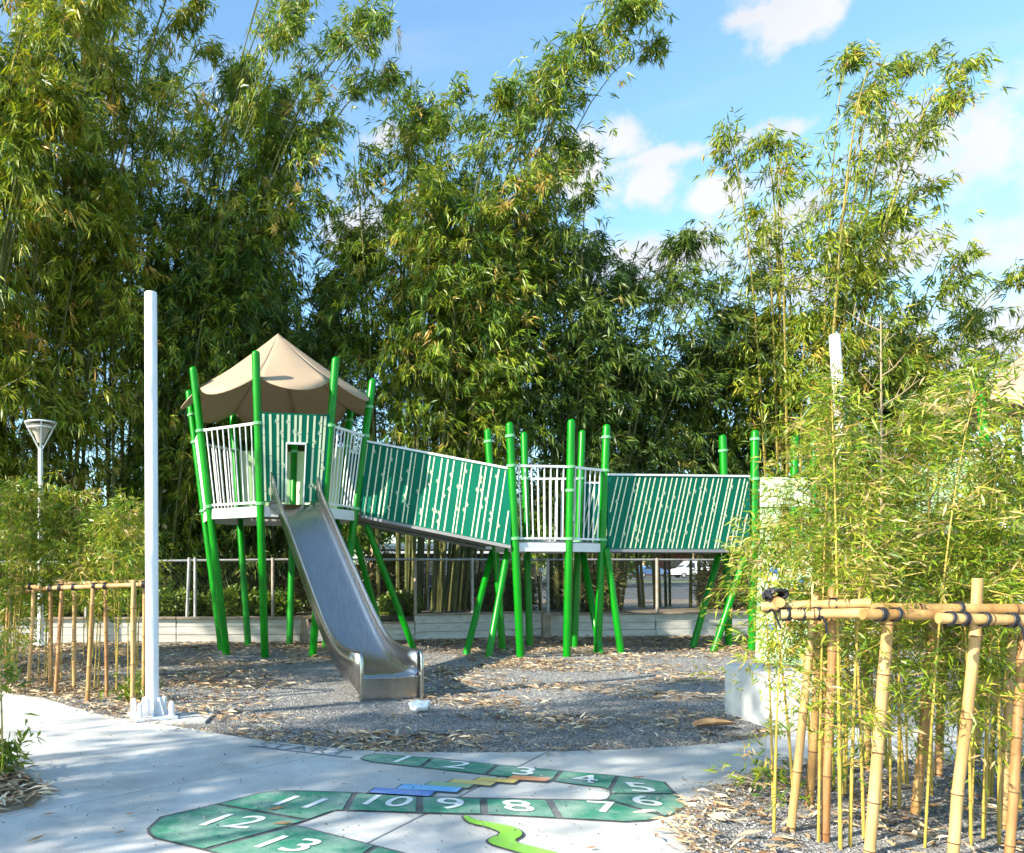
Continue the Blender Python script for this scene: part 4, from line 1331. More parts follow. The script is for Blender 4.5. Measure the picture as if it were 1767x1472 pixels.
rf_rails = [
    (P(1314, 1047, 3.50), P(1503, 1041, 3.26)),
    (P(1500, 1049, 3.26), P(1830, 1052, 3.12)),
    (P(1348, 1060, 3.42), P(1500, 1058, 3.24)),
    (P(1488, 1060, 3.18), P(1640, 1061, 3.14)),
    (P(1619, 1067, 3.08), P(1850, 1072, 3.0)),
    (P(1330, 1030, 3.8), P(1345, 1040, 3.4)),
    (P(1375, 1034, 4.45), P(1800, 1030, 4.5)),
]
rf_stakes = [(1363, 1447, 1408, 1026, -.05), (1395, 1401, 1419, 1052, -.1), (1425, 1466, 1437, 1012, .02), (1499, 1490, 1534, 1052, 0), (1577, 1416, 1617, 1052, -.05), (1619, 1348, 1630, 1052, 0),
             (1646, 1498, 1687, 998, 0), (1684, 1318, 1707, 1055, 0), (1738, 1498, 1772, 1058, 0), (1729, 1442, 1750, 1055, 0), (1495, 1340, 1492, 1045, 0), (1415, 1352, 1424, 1040, 0)]
fr = stake_frame('bamboo stake frame on the right, tied with black cord', G(1560, 1420), rf_stakes, rf_rails, .020, .0225, 100)
for i, (x, y, d, r) in enumerate([(1325, 1046.6, 3.49, .0245), (1343, 1046, 3.465, .0245), (1383, 1059.5, 3.38, .0245), (1358, 1060, 3.41, .0245), (1546, 1060.4, 3.164, .0245), (1520, 1060.2, 3.17, .0245), (1652, 1050.4, 3.195, .0245), (1662, 1068, 3.065, .0245), (1697, 1068.7, 3.053, .0245), (1745, 1069.7, 3.035, .0245), (1438, 1043, 3.343, .0245), (1410, 1059, 3.35, .0245), (1638, 1067.4, 3.073, .0245), (1755, 1031, 4.5, .0245), (1560, 1032, 4.47, .0245)]):
    tie(fr, P(x, y, d), (1, -.05, 0), r, 2 + i % 2, tail=i in (0, 9, 11), seed=i)
mb = MB()
kpos = P(1338, 1026, 3.5)
for k in range(5):
    a = k * 1.2
    pts = [kpos + Vector((math.cos(a + s) * (.035 + .01 * k % .02), math.sin(a * 2 + s) * .03, math.sin(s + a) * .022)) for s in np.linspace(0, 5.2, 12)]
    mb.tube(pts, .009, n=6)
mb.build('cord_bundle', M['tie'], fr, smooth=True)

lf_stakes = [(10, 1166, 14, 1026, 0), (50, 1188, 58, 1008, 0), (88, 1182, 87, 1012, 0), (96, 1194, 108, 1000, 0), (128, 1185, 128, 1005, 0), (151, 1208, 161, 1008, 0), (184, 1199, 182, 1003, 0), (228, 1218, 231, 1001, 0), (249, 1211, 249, 1003, 0)]
lf_rails = [(P(82, 1015, 7.5), P(262, 1008, 7.1)), (P(48, 1012, 7.9), P(70, 1014, 7.55)), (P(95, 1008, 8.0), P(262, 1003, 7.75)), (P(10, 1026, 8.9), P(130, 1008, 8.0))]
fl_ = stake_frame('bamboo stake frame on the left beside the white pole', G(150, 1195), lf_stakes, lf_rails, .024, .022, 200)
for i, (x, y, d) in enumerate([(53, 1012, 7.8), (87, 1014.5, 7.48), (104, 1013.5, 7.45), (128, 1013, 7.4), (163, 1011.5, 7.32), (182, 1011, 7.28), (232, 1009, 7.17), (249, 1008, 7.13)]):
    tie(fl_, P(x, y, d), (1, -.3, 0), .03, 4, seed=i)


# ================================================================== YOUNG BAMBOO PLANTS
def young(label, group, bx, by, Hh, lean, seed, n=1, leaf=(.095, .0125), rad=.009, nodes=20, t0=.3, per=5, twigs=4, blen=(.2, .55), mat_leaf='leaf_young', hue=(.45, .3), jitter=.03, arch=.6, low=.8):
    rng = random.Random(seed)
    b = G(bx, by)
    t = thing('young_bamboo', b, label, 'bamboo plant', group)
    culms = []
    for k in range(n):
        p = (b.x + rng.uniform(-jitter, jitter), b.y + rng.uniform(-jitter, jitter), -.03)
        culms.append((p, Hh * rng.uniform(.9, 1.06), (lean[0] + rng.uniform(-.12, .12), lean[1] + rng.uniform(-.12, .12)), arch))
    bamboo(t, culms, leaf, M[mat_leaf], M['culm_young'], seed, t0=t0, nodes=nodes, branches=2, twigs=twigs, per=per, blen=blen, rad=rad, hue=hue, sides=8, twigscale=.5, low=low, droop=.0, twigw=.0055)
    return t


gr = 'young bamboo stems inside the right stake frame'
right_spec = [  # px base, H, lean x,y
    ((1322, 1446), 2.1, (.14, .0), 1, 'slender young bamboo at the outer left corner of the right stake frame', .30),
    ((1352, 1405), 1.9, (-.04, .1), 2, 'twin thin bamboo stems behind the leftmost stake of the right frame', .32),
    ((1436, 1476), 2.5, (.12, .1), 1, 'pale straw coloured bamboo stem leaning right beside the third stake', .48),
    ((1468, 1480), 2.7, (.10, .1), 2, 'bright yellow pair of bamboo stems right of the third stake', .46),
    ((1512, 1462), 2.4, (.02, .2), 1, 'thin yellow bamboo stem just behind the fourth stake', .5),
    ((1541, 1412), 2.5, (.10, .1), 3, 'cluster of yellow bamboo stems between the fourth and fifth stakes', .45),
    ((1601, 1478), 3.0, (.13, .0), 1, 'tall yellow green bamboo stem in front of the fifth stake', .42),
    ((1702, 1468), 2.6, (.07, .1), 2, 'green yellow bamboo stems just right of the thick front stake', .42),
    ((1724, 1470), 2.9, (.12, .1), 2, 'leaning bamboo stems near the right edge of the photo', .42),
    ((1742, 1400), 2.7, (.10, .2), 2, 'bamboo stems behind the rightmost stake', .4),
    ((1440, 1380), 2.6, (.0, .1), 3, 'leafy bamboo behind the third stake of the right frame', .44),
    ((1480, 1360), 2.75, (.05, .0), 3, 'leafy bamboo at the back left of the right frame', .42),
    ((1560, 1365), 2.8, (.0, .1), 3, 'leafy bamboo at the back middle of the right frame', .4),
    ((1620, 1380), 2.9, (.05, .1), 3, 'leafy bamboo behind the fifth stake of the right frame', .4),
    ((1670, 1360), 2.8, (.05, .1), 3, 'leafy bamboo at the back right of the right frame', .4),
    ((1710, 1390), 3.0, (.0, .0), 3, 'tall leafy bamboo near the right edge, top against the sky', .4),
    ((1790, 1420), 2.9, (.0, .1), 3, 'leafy bamboo cut off by the right edge of the photo', .35),
    ((1850, 1370), 3.1, (.0, .1), 3, 'leafy bamboo just past the right edge of the photo', .35),
    ((1390, 1350), 2.1, (-.12, .05), 2, 'low leafy bamboo leaning left over the concrete block', .35),
    ((1530, 1335), 2.9, (.0, .3), 3, 'leafy bamboo on the far side of the right frame by the path', .4),
]
for i, (b, Hh, ln, n, lab, t0) in enumerate(right_spec):
    young(lab, gr, b[0], b[1], Hh * (.66, .86, .76, .94, .72)[i % 5] * (.8 if b[0] > 1640 else 1.0), ln, 300 + i, n=n, t0=.16, low=.46, nodes=24 if b[0] > 1450 else 10, twigs=6, per=6, leaf=(.060, .0085), rad=.0075, blen=(.16, .46), jitter=.09, hue=(.52, .45))
# bare dry stem that sticks out of the mass
b = G(1516, 1400)
t = thing('bare_bamboo', b, 'bare brown bamboo stem with short twigs rising above the right bamboo', 'bamboo plant')
mb = MB(); top = P(1520, 545, b.y + .1)
mb.tube([b, lerp(b, top, .5) + Vector((.01, 0, 0)), top], [.009, .008, .003], n=8); mb.build('stem', M['twig'], t, smooth=True)
mb = MB()
rg = random.Random(8)
for k in range(16):
    s = .5 + .5 * k / 16
    p = lerp(b, top, s); sg = -1 if k % 2 else 1
    Lb = rg.uniform(.08, .26) * (1.2 - s * .5)
    q = p + Vector((sg * Lb * .8, rg.uniform(-.08, .08), Lb * .7))
    mb.tube([p, lerp(p, q, .5) + Vector((0, 0, -.01)), q], [.004, .003, .0015], n=5)
    for j in range(3):
        a_ = lerp(p, q, .4 + .2 * j)
        mb.tube([a_, a_ + Vector((sg * rg.uniform(-.02, .05), rg.uniform(-.03, .03), rg.uniform(.03, .07)))], [.002, .001], n=4)
mb.build('twigs', M['twig'], t, smooth=True)
# diagonal loose stems of the right group
for (a, b_, d, lab) in [((1390, 845), (1745, 1240), 3.5, 'thin dry bamboo shoot slanting across the right frame'), ((1360, 1075), (1470, 1165), 3.7, 'short dry shoot leaning behind the left stakes')]:
    p, q = P(a[0], a[1], d), P(b_[0], b_[1], d + .3)
    t = thing('bare_bamboo', q, lab, 'bamboo plant')
    mb = MB(); mb.tube([p, lerp(p, q, .5) + Vector((0, 0, .02)), q], [.003, .005, .006], n=6); mb.build('stem', M['twig'], t, smooth=True)

gl = 'young bamboo in the left bed'
left_spec = [((-60, 1195), 2.9, (.0, .1), 4, 'tall leafy bamboo at the left edge, in front of the lamp'), ((20, 1180), 2.5, (.1, .1), 4, 'leafy bamboo around the leftmost stakes'), ((70, 1170), 2.4, (.1, .2), 4, 'leafy bamboo below the street lamp'),
             ((115, 1172), 2.3, (.0, .2), 3, 'leafy bamboo behind the left stake frame'), ((170, 1185), 2.3, (.05, .2), 3, 'leafy bamboo in the middle of the left stake frame'), ((215, 1195), 2.25, (.0, .1), 3, 'leafy bamboo next to the white pole'),
             ((-140, 1185), 3.0, (.1, .1), 4, 'leafy bamboo just past the left edge of the photo'), ((225, 1150), 2.2, (.1, .2), 3, 'leafy bamboo behind the white pole'), ((0, 1150), 2.5, (.1, .1), 4, 'leafy bamboo at the far left by the timber wall'), ((150, 1135), 2.3, (.0, .1), 3, 'leafy bamboo between the left frame and the timber wall')]
for i, (b, Hh, ln, n, lab) in enumerate(left_spec):
    young(lab, gl, b[0], b[1], Hh, ln, 400 + i, n=n, leaf=(.11, .017), nodes=14, twigs=5, per=5, t0=.36 if b[0] > 40 else .12, blen=(.2, .55), hue=(.5, .3), jitter=.12)
young('thin green bamboo shoot at the left edge in the foreground bed', None, 9, 1352, .95, (.02, 0), 450, n=1, leaf=(.11, .02), nodes=7, twigs=3, per=4, t0=.12, blen=(.06, .22), mat_leaf='leaf', hue=(.5, .2))
young('low green bamboo tuft in the foreground bed at the left edge', None, -6, 1345, .28, (.05, 0), 451, n=3, leaf=(.10, .02), nodes=7, twigs=3, per=5, t0=.1, blen=(.05, .16), mat_leaf='leaf', hue=(.45, .2), jitter=.08)
young('small green weed at the foot of the white pole', None, 222, 1207, .3, (.0, 0), 452, n=3, leaf=(.07, .014), nodes=6, twigs=3, per=5, t0=.1, blen=(.05, .16), hue=(.3, .2), jitter=.08)
young('small dark green tuft beside the leftmost stake of the right frame', None, 1350, 1398, .34, (.0, 0), 453, n=1, leaf=(.06, .012), nodes=5, twigs=3, per=5, t0=.1, blen=(.05, .14), mat_leaf='leaf', hue=(.3, .2), jitter=.05)


# ================================================================== TALL BAMBOO CLUMPS
def clump(label, bx, d, spread, n, Hr, leanx, leany, seed, mat_leaf='leaf', leaf=(.215, .030), nodes=22, t0=.3, per=8, twigs=5, blen=(.6, 1.5), rad=.038, hue=(.42, .26), z0=.32, group='tall bamboo clumps', fan=1.0, low=.7, world=None, culm_mat='culm', extra=()):
    rng = random.Random(seed)
    c = Vector(((bx - PX) / FPX * d, d, z0)) if world is None else Vector(world)
    t = thing('bamboo_clump', c, label, 'bamboo', group)
    culms = []
    for k in range(n):
        a = rng.uniform(0, 2 * math.pi); r = spread * math.sqrt(rng.random())
        dx, dy = math.cos(a) * r, math.sin(a) * r * .7
        Hh = rng.uniform(*Hr)
        f = fan * Hh * .22
        lx = dx / max(spread, .01) * f + leanx * Hh * rng.uniform(.5, 1.3)
        ly = dy / max(spread, .01) * f * .6 + leany * Hh * rng.uniform(.5, 1.3)
        culms.append(((c.x + dx, c.y + dy, c.z - .1), Hh, (lx, ly), rng.uniform(.3, 1.6)))
    for (dx, Hh, lx) in extra:                              # single stems that lean far out
        culms.append(((c.x + dx, c.y + rng.uniform(-.5, .5), c.z - .1), Hh, (lx, rng.uniform(-.6, .6)), 1.2))
    bamboo(t, culms, leaf, M[mat_leaf], M[culm_mat], seed, t0=t0, nodes=nodes, branches=2, twigs=twigs, per=per, blen=blen, rad=rad, hue=hue, low=low, droop=.75, twigw=.014, clusters=15)
    return t


clump('tall bamboo clump with yellowish leaves at the left edge', 10, 14.8, 1.3, 30, (10, 17), .03, -.01, 501, 'leaf_gold', leaf=(.245, .032), nodes=30, t0=.05, hue=(.46, .3), low=1.0)
clump('tall bamboo clump behind the white pole, leaning right at the top', 235, 15.6, 1.4, 32, (10.5, 17.5), .09, .0, 502, 'leaf', nodes=29, t0=.08, hue=(.48, .26), low=.95, extra=[(.3, 15.2, 4.2), (.6, 15.6, 4.9), (.4, 14.6, 3.4), (.8, 16.0, 4.4), (.2, 13.4, 3.0), (.5, 12.0, 2.6), (.7, 15.0, 4.6), (.1, 15.8, 3.8), (.9, 14.2, 4.0), (.0, 14.0, 2.2), (.6, 13.0, 3.4)])
clump('dense dark bamboo clump behind the roofed tower', 470, 16.2, 1.5, 26, (6.0, 9.6), .0, .0, 503, 'leaf_dark', nodes=28, t0=.05, hue=(.4, .2), low=.95)
clump('tallest bamboo clump behind the first bridge, top bending right', 735, 15.4, 1.25, 34, (7.5, 12.2), .08, .0, 504, 'leaf', nodes=25, t0=.24, fan=.8, hue=(.5, .28), low=.8, extra=[(.2, 15.6, 4.3), (.5, 15.0, 3.6), (.6, 15.8, 3.9), (.3, 13.8, 2.9), (.8, 12.4, 3.2), (-.4, 14.0, .1), (-.3, 13.2, .5), (.4, 15.2, 4.0), (.1, 14.6, 3.3), (.7, 14.6, 4.2), (.0, 13.0, 1.6), (.2, 13.4, 2.2), (-.5, 13.4, .3)])
clump('dark bamboo clump with stems fanning out behind the middle platform', 985, 15.8, 1.0, 28, (6.0, 9.6), .02, .0, 505, 'leaf_dark', nodes=23, t0=.30, fan=1.2, hue=(.42, .22))
clump('lower dark bamboo clump behind the right bridge', 1185, 16.8, 1.2, 26, (5.0, 8.8), .02, .0, 506, 'leaf_dark', nodes=22, t0=.24, hue=(.4, .22), fan=.9)
clump('tall loose bamboo clump with golden stems right of the right bridge', 1385, 14.8, .75, 13, (6.5, 11.5), .05, .0, 507, 'leaf_gold', nodes=20, t0=.28, per=5, rad=.036, hue=(.38, .3), fan=.7, culm_mat='culm_gold', extra=[(.0, 13.8, 1.0), (.2, 13.6, 1.7), (.3, 13.8, 2.3), (.1, 12.4, 2.7), (-.1, 12.2, -.2), (.2, 13.0, 1.3), (.3, 13.2, 2.6), (.0, 12.8, .6), (.1, 12.0, 2.0)])
clump('bamboo clump leaning right towards the right edge', 1500, 15.4, 1.2, 18, (5.0, 8.6), .32, .0, 508, 'leaf_gold', nodes=18, t0=.2, hue=(.4, .34), fan=.7, culm_mat='culm_gold')
clump('far bamboo clump filling the gap left of the tower', 380, 18.5, 1.8, 24, (8, 12), .0, .0, 509, 'leaf_dark', nodes=20, t0=.1, leaf=(.27, .04))
clump('big bamboo arching in from beyond the left edge', 0, 9, .9, 16, (10, 14), .15, -.10, 510, 'leaf_gold', nodes=26, t0=.2, leaf=(.27, .034), world=(-6.2, 13.7, .3), z0=0, hue=(.48, .34), fan=.8)
clump('bamboo grove left of the camera that shades the path', 0, 2, 1.3, 22, (8, 12), .02, .06, 511, 'leaf', nodes=13, t0=.12, world=(-8.6, 0.9, 0), hue=(.4, .25))
clump('lower bamboo grove left of the photo that shades the slide', 0, 2, 1.1, 16, (5, 7.6), .02, .02, 512, 'leaf', nodes=12, t0=.1, world=(-8.6, 8.0, 0), hue=(.4, .25))


# low shrubs on the bank
def shrub(label, px, d, z, rx, rz, n, seed, material='leaf_bush', leaf=(.11, .05)):
    c = Vector(((px - PX) / FPX * d, d, z))
    t = thing('shrub', c, label, 'shrub', 'low shrubs on the bank behind the fence')
    rng = np.random.default_rng(seed)
    nb = n // 14
    a = rng.normal(size=(nb, 3)); a /= np.linalg.norm(a, axis=1, keepdims=True)
    r = rng.random((nb, 1)) ** .4
    cp = np.array(c[:]) + a * r * np.array([rx, rx * .7, rz]) + np.array([0, 0, rz * .75])
    cp[:, 2] = np.maximum(cp[:, 2], z + .02)
    lp = np.repeat(cp, 14, 0) + rng.normal(0, .06, (nb * 14, 3))
    ld = np.repeat(a, 14, 0) + rng.normal(0, .6, (nb * 14, 3)) + np.array([0, 0, .3])
    tt_ = np.clip(np.repeat(rng.normal(.45, .15, nb), 14) + rng.normal(0, .15, nb * 14), 0, 1)
    leaf_object('foliage', lp, ld, leaf[0] * rng.uniform(.6, 1.2, nb * 14), leaf[1] * rng.uniform(.6, 1.2, nb * 14), tt_, M[material], t, seed=seed)
    rg = random.Random(seed)
    for k in range(5):
        mb = MB(); q = c + Vector((rg.uniform(-rx, rx) * .6, rg.uniform(-rx, rx) * .4, rz * 1.1))
        mb.tube([c, lerp(c, q, .5) + Vector((0, 0, .05)), q], [.014, .01, .004], n=5); mb.build('stem', M['twig'], t)


for i, (px, d, rx, rz, lab) in enumerate([(300, 13.9, .55, .26, 'low green shrub above the timber wall right of the white pole'), (400, 14.0, .6, .28, 'low green shrub above the timber wall left of the slide'), (470, 14.2, .45, .24, 'low green shrub directly behind the slide'), (690, 14.2, .35, .22, 'yellow green shrub right of the slide by the rusty fence post'), (170, 13.8, .6, .28, 'low green shrub behind the left stake frame'), (60, 13.8, .6, .3, 'low green shrub behind the lamp foot'), (795, 16.8, .6, .42, 'pale green shrub beside the green cabinet'), (360, 15.6, 1.0, .6, 'taller dark shrub behind the tower legs'), (560, 15.4, 1.1, .62, 'taller shrub behind the slide'), (660, 16.0, .8, .7, 'dark shrub at the foot of the tallest bamboo'), (870, 15.3, .6, .62, 'brownish shrub between the slanted green legs'), (1010, 15.6, .7, .7, 'dark shrub at the foot of the fanning bamboo'), (1265, 15.8, .7, .75, 'dark shrub behind the right bridge legs'), (1400, 15.5, 1.2, .8, 'dark shrub behind the climbing wall'), (200, 15.5, 1.2, .7, 'dark shrub behind the left fence')]):
    shrub(lab, px, d, .36 if d < 15 else .33, rx, rz, 2600 if rz < .5 else 7000, 600 + i, 'leaf_bush' if rz < .5 else 'leaf_brown', (.11, .05) if rz < .5 else (.16, .03))


def far_tree(label, px, d, hgt, cr, seed, material='leaf_bush'):
    c = Vector(((px - PX) / FPX * d, d, -.06))
    t = thing('tree', c, label, 'tree', 'far trees beyond the car park')
    mb = MB(); mb.tube([c, c + Vector((.1, 0, hgt * .35)), c + Vector((.05, 0, hgt * .75))], [.18, .14, .05], n=8)
    rg = random.Random(seed)
    for k in range(6):
        a = k * 1.05; s = c + Vector((.08, 0, hgt * (.35 + .05 * k)))
        mb.tube([s, s + Vector((math.cos(a) * cr * .6, math.sin(a) * cr * .6, hgt * .22))], [.06, .02], n=5)
    mb.build('trunk', M['twig'], t, smooth=True)
    rng = np.random.default_rng(seed)
    nb = 420; per = 16
    a = rng.normal(size=(nb, 3)); a /= np.linalg.norm(a, axis=1, keepdims=True)
    lob = rng.normal(0, .28, (9, 3)) * np.array([cr * 1.4, cr * 1.4, hgt * .4])
    cp = np.array(c[:]) + np.array([0, 0, hgt * .68]) + lob[rng.integers(0, 9, nb)] + a * (rng.random((nb, 1)) ** .4) * np.array([cr * .55, cr * .55, hgt * .2])
    lp = np.repeat(cp, per, 0) + rng.normal(0, .18, (nb * per, 3))
    ld = rng.normal(0, 1, (nb * per, 3))
    leaf_object('crown', lp, ld, rng.uniform(.2, .4, nb * per), rng.uniform(.12, .22, nb * per), np.clip(rng.normal(.4, .2, nb * per), 0, 1), M[material], t, seed=seed)


for i, (px, d, hg, cr, lab) in enumerate([(1195, 104, 8.0, 4.4, 'bright green tree above the white van'), (1110, 106, 8.0, 4.4, 'green tree beyond the car park right of the middle platform'), (890, 66, 5.0, 2.8, 'far tree behind the middle platform'), (560, 72, 6, 3.4, 'far tree behind the slide'), (180, 70, 5.6, 3.2, 'far tree behind the left bamboo'), (1420, 70, 6, 3.4, 'far tree behind the climbing wall'), (1640, 72, 6.5, 3.6, 'far tree behind the right bamboo'), (640, 46, 6.2, 3.2, 'far tree under the left end of the first bridge'), (700, 62, 7.5, 4, 'far tree behind the dark shed'), (860, 60, 7, 3.6, 'far tree at the right end of the dark shed'), (960, 48, 5.5, 2.8, 'far tree between the posts of the middle platform'), (1050, 56, 6, 3, 'far tree right of the middle platform legs'), (430, 48, 6.5, 3.4, 'far tree between the tower legs'), (320, 50, 6.5, 3.4, 'far tree right of the white pole'), (1285, 62, 6.5, 3.0, 'far tree right of the white van'), (40, 52, 6.5, 3.4, 'far tree behind the street lamp')]):
    far_tree(lab, px, d, hg, cr, 650 + i)

# ================================================================== THINGS BEYOND THE FENCE
def car(label, px, d, heading, paint, van=False):
    c = Vector(((px - PX) / FPX * d, d, -.055))
    t = thing('parked_car', c, label, 'car', 'vehicles beyond the fence')
    Rm = Matrix.Rotation(heading, 3, 'Z')
    if van:
        prof = [(-2.3, .35), (-2.35, .9), (-2.25, 1.95), (-2.1, 2.02), (.7, 2.02), (1.55, 1.15), (2.25, .98), (2.35, .7), (2.3, .35)]
        win = [[(.15, 1.2), (.15, 1.75), (.72, 1.75), (1.25, 1.2)], [(-.85, 1.2), (-.85, 1.75), (-.05, 1.75), (-.05, 1.2)]]
        hw = .9
    else:
        prof = [(-2.15, .35), (-2.2, .75), (-2.05, .92), (-1.6, .98), (-.95, 1.42), (.35, 1.45), (1.05, .98), (1.95, .85), (2.15, .65), (2.15, .35)]
        win = [[(-1.25, 1.0), (-.85, 1.36), (-.3, 1.38), (-.3, 1.0)], [(-.22, 1.0), (-.22, 1.38), (.3, 1.37), (.82, 1.0)]]
        hw = .86
    mb = MB(); n = len(prof)
    W_ = lambda x, y, z: c + Rm @ Vector((x, y, z))
    ring = lambda s, k: [W_(x, s * hw * (1 - max(0, z - .95) * k), z) for x, z in prof]
    A, B = ring(-1, .22), ring(1, .22)
    mb.add(A + B, [tuple(range(n))[::-1], tuple(range(n, 2 * n))] + [(i, (i + 1) % n, n + (i + 1) % n, n + i) for i in range(n)])
    mb.build('body', paint, t, bevel=.05)
    for wpoly in win:
        for s in (-1, 1):
            m2 = MB(); pts = [W_(x, s * (hw * (1 - max(0, z - .95) * .22) + .012), z) for x, z in wpoly]
            m2.add(pts, [(0, 1, 2, 3)]); m2.build('window', M['glass'], t)
    m2 = MB()
    x0, z0_, x1, z1 = (.75, 1.9, 1.5, 1.2) if van else (.4, 1.40, .98, 1.02)
    m2.add([W_(x0 + .03, -.66, z0_), W_(x0 + .03, .66, z0_), W_(x1 + .03, .74, z1), W_(x1 + .03, -.74, z1)], [(0, 1, 2, 3)]); m2.build('windscreen', M['glass'], t)
    for x in (-1.35, 1.4):
        for s in (-1, 1):
            m2 = MB(); m2.tube([W_(x, s * (hw - .16), .31), W_(x, s * (hw + .02), .31)], .31, n=18); w_ = m2.build('wheel', M['black'], t, smooth=True)
            m2 = MB(); m2.tube([W_(x, s * (hw + .021), .31), W_(x, s * (hw + .03), .31)], [.2, .17], n=14); m2.build('hubcap', M['galv'], w_, smooth=True)
    for s in (-1, 1):
        m2 = MB(); m2.box(W_(2.16 if not van else 2.3, s * .6, .72), (.08, .3, .13), Rm); m2.build('headlight', M['fascia'], t)
        m2 = MB(); m2.box(W_(-2.15 if not van else -2.3, s * .65, .8), (.08, .22, .15), Rm); m2.build('tail_light', M['holdr'], t)


car('white van parked on the road seen under the right bridge', 1196, 88, R(175), M['carwhite'], True)
car('blue car parked on the road left of the white van', 1122, 90, R(5), M['carblue'])
car('dark grey car parked beyond the left stake frame', 118, 82, R(176), M['cardark'])
car('white van parked beyond the white pole', 292, 58, R(178), M['carwhite'], True)

bx = Vector((((790 - PX) / FPX) * 52, 52, -.055))
t = thing('shed', bx, 'dark long shed with blue grey roof beyond the car park', 'building')
mb = MB(); mb.box(bx + Vector((0, 3, 1.25)), (11, 6, 2.6)); mb.build('wall', M['shed'], t)
mb = MB(); mb.hexa([bx + Vector(p) for p in [(-6, -.6, 2.5), (6, -.6, 2.5), (-6, 6.6, 2.9), (6, 6.6, 2.9), (-6, -.6, 2.75), (6, -.6, 2.75), (-6, 6.6, 3.15), (6, 6.6, 3.15)]]); mb.build('roof', M['shedroof'], t)
for k in range(4):
    mb = MB(); mb.box(bx + Vector((-4 + k * 2.6, -.03, 1.35)), (1.5, .06, 1.0)); w_ = mb.build('window', M['glass'], t)
    mb = MB(); mb.box(bx + Vector((-4 + k * 2.6, -.075, .80)), (1.7, .1, .07)); mb.build('sill', M['shedroof'], w_)
mb = MB(); mb.box(bx + Vector((0, -.65, 2.3)), (12, .08, .16)); mb.build('gutter', M['fascia'], t)
bx = Vector((((1165 - PX) / FPX) * 108, 108, -.055))
t = thing('brick_building', bx, 'dark red building behind the white van', 'building')
mb = MB(); mb.box(bx + Vector((0, 4, 1.7)), (16, 8, 3.5)); mb.build('wall', M['brick'], t)
mb = MB(); mb.box(bx + Vector((0, 4, 3.6)), (17, 9, .3)); mb.build('roof', M['shedroof'], t)
for k in range(5):
    mb = MB(); mb.box(bx + Vector((-6 + k * 3, -.03, 1.8)), (1.4, .06, 1.1)); mb.build('window', M['glass'], t)

c = P(772, 1025, 21); c.z = 0
t = thing('sign_post', c, 'pair of narrow white boards on a thin post left of the leaning green legs', 'sign')
mb = MB(); mb.tube([c, Vector((c.x, c.y, 1.55))], .03, n=8); mb.build('post', M['galv'], t, smooth=True)
for dx in (-.08, .10):
    mb = MB(); mb.box(Vector((c.x + dx, c.y - .05, 1.40)), (.10, .04, .34)); mb.build('board', M['white_metal'], t, bevel=.006)
c = P(757, 1010, 30); c.z = -.1
t = thing('white_post', c, 'plain white post beside the narrow sign boards', 'post')
mb = MB(); mb.tube([c, Vector((c.x, c.y, 2.45))], [.085, .075], n=12); mb.build('shaft', M['lamp'], t, smooth=True)
mb = MB(); mb.tube([Vector((c.x, c.y, 2.452)), Vector((c.x, c.y, 2.5))], [.09, .06], n=12); mb.build('cap', M['lamp'], t, smooth=True)
c = P(752, 1035, 17.5); c.z = .3
t = thing('utility_cabinet', c, 'small dark green utility cabinet behind the fence', 'cabinet')
mb = MB(); mb.box(c + Vector((0, 0, .24)), (.36, .3, .48)); mb.build('body', M['box'], t, bevel=.015)
mb = MB(); mb.box(c + Vector((0, 0, .50)), (.40, .34, .035)); mb.build('lid', M['box'], t, bevel=.01)
mb = MB(); mb.box(c + Vector((.12, -.16, .26)), (.02, .02, .08)); mb.build('handle', M['galv'], t)
# red flower on a dry stalk by the middle fence post
c = G(944, 1098) + Vector((0, .25, .38))
t = thing('flower_stalk', c, 'dry stalk with a bright red flower over the fence below the middle platform', 'flower')
tp = P(945, 953, c.y)
mb = MB(); mb.tube([c, lerp(c, tp, .6) + Vector((-.1, 0, .05)), tp + Vector((-.1, 0, -.01)), tp], [.012, .01, .009, .008], n=6); mb.build('stalk', M['twig'], t, smooth=True)
mb = MB()
for k in range(7):
    a = k * .9
    mb.tube([tp, tp + Vector((math.cos(a) * .035, math.sin(a) * .035, .02)), tp + Vector((math.cos(a) * .03 + .03, math.sin(a) * .03, .06))], [.014, .022, .004], n=6)
mb.build('petals', M['red'], t, smooth=True)


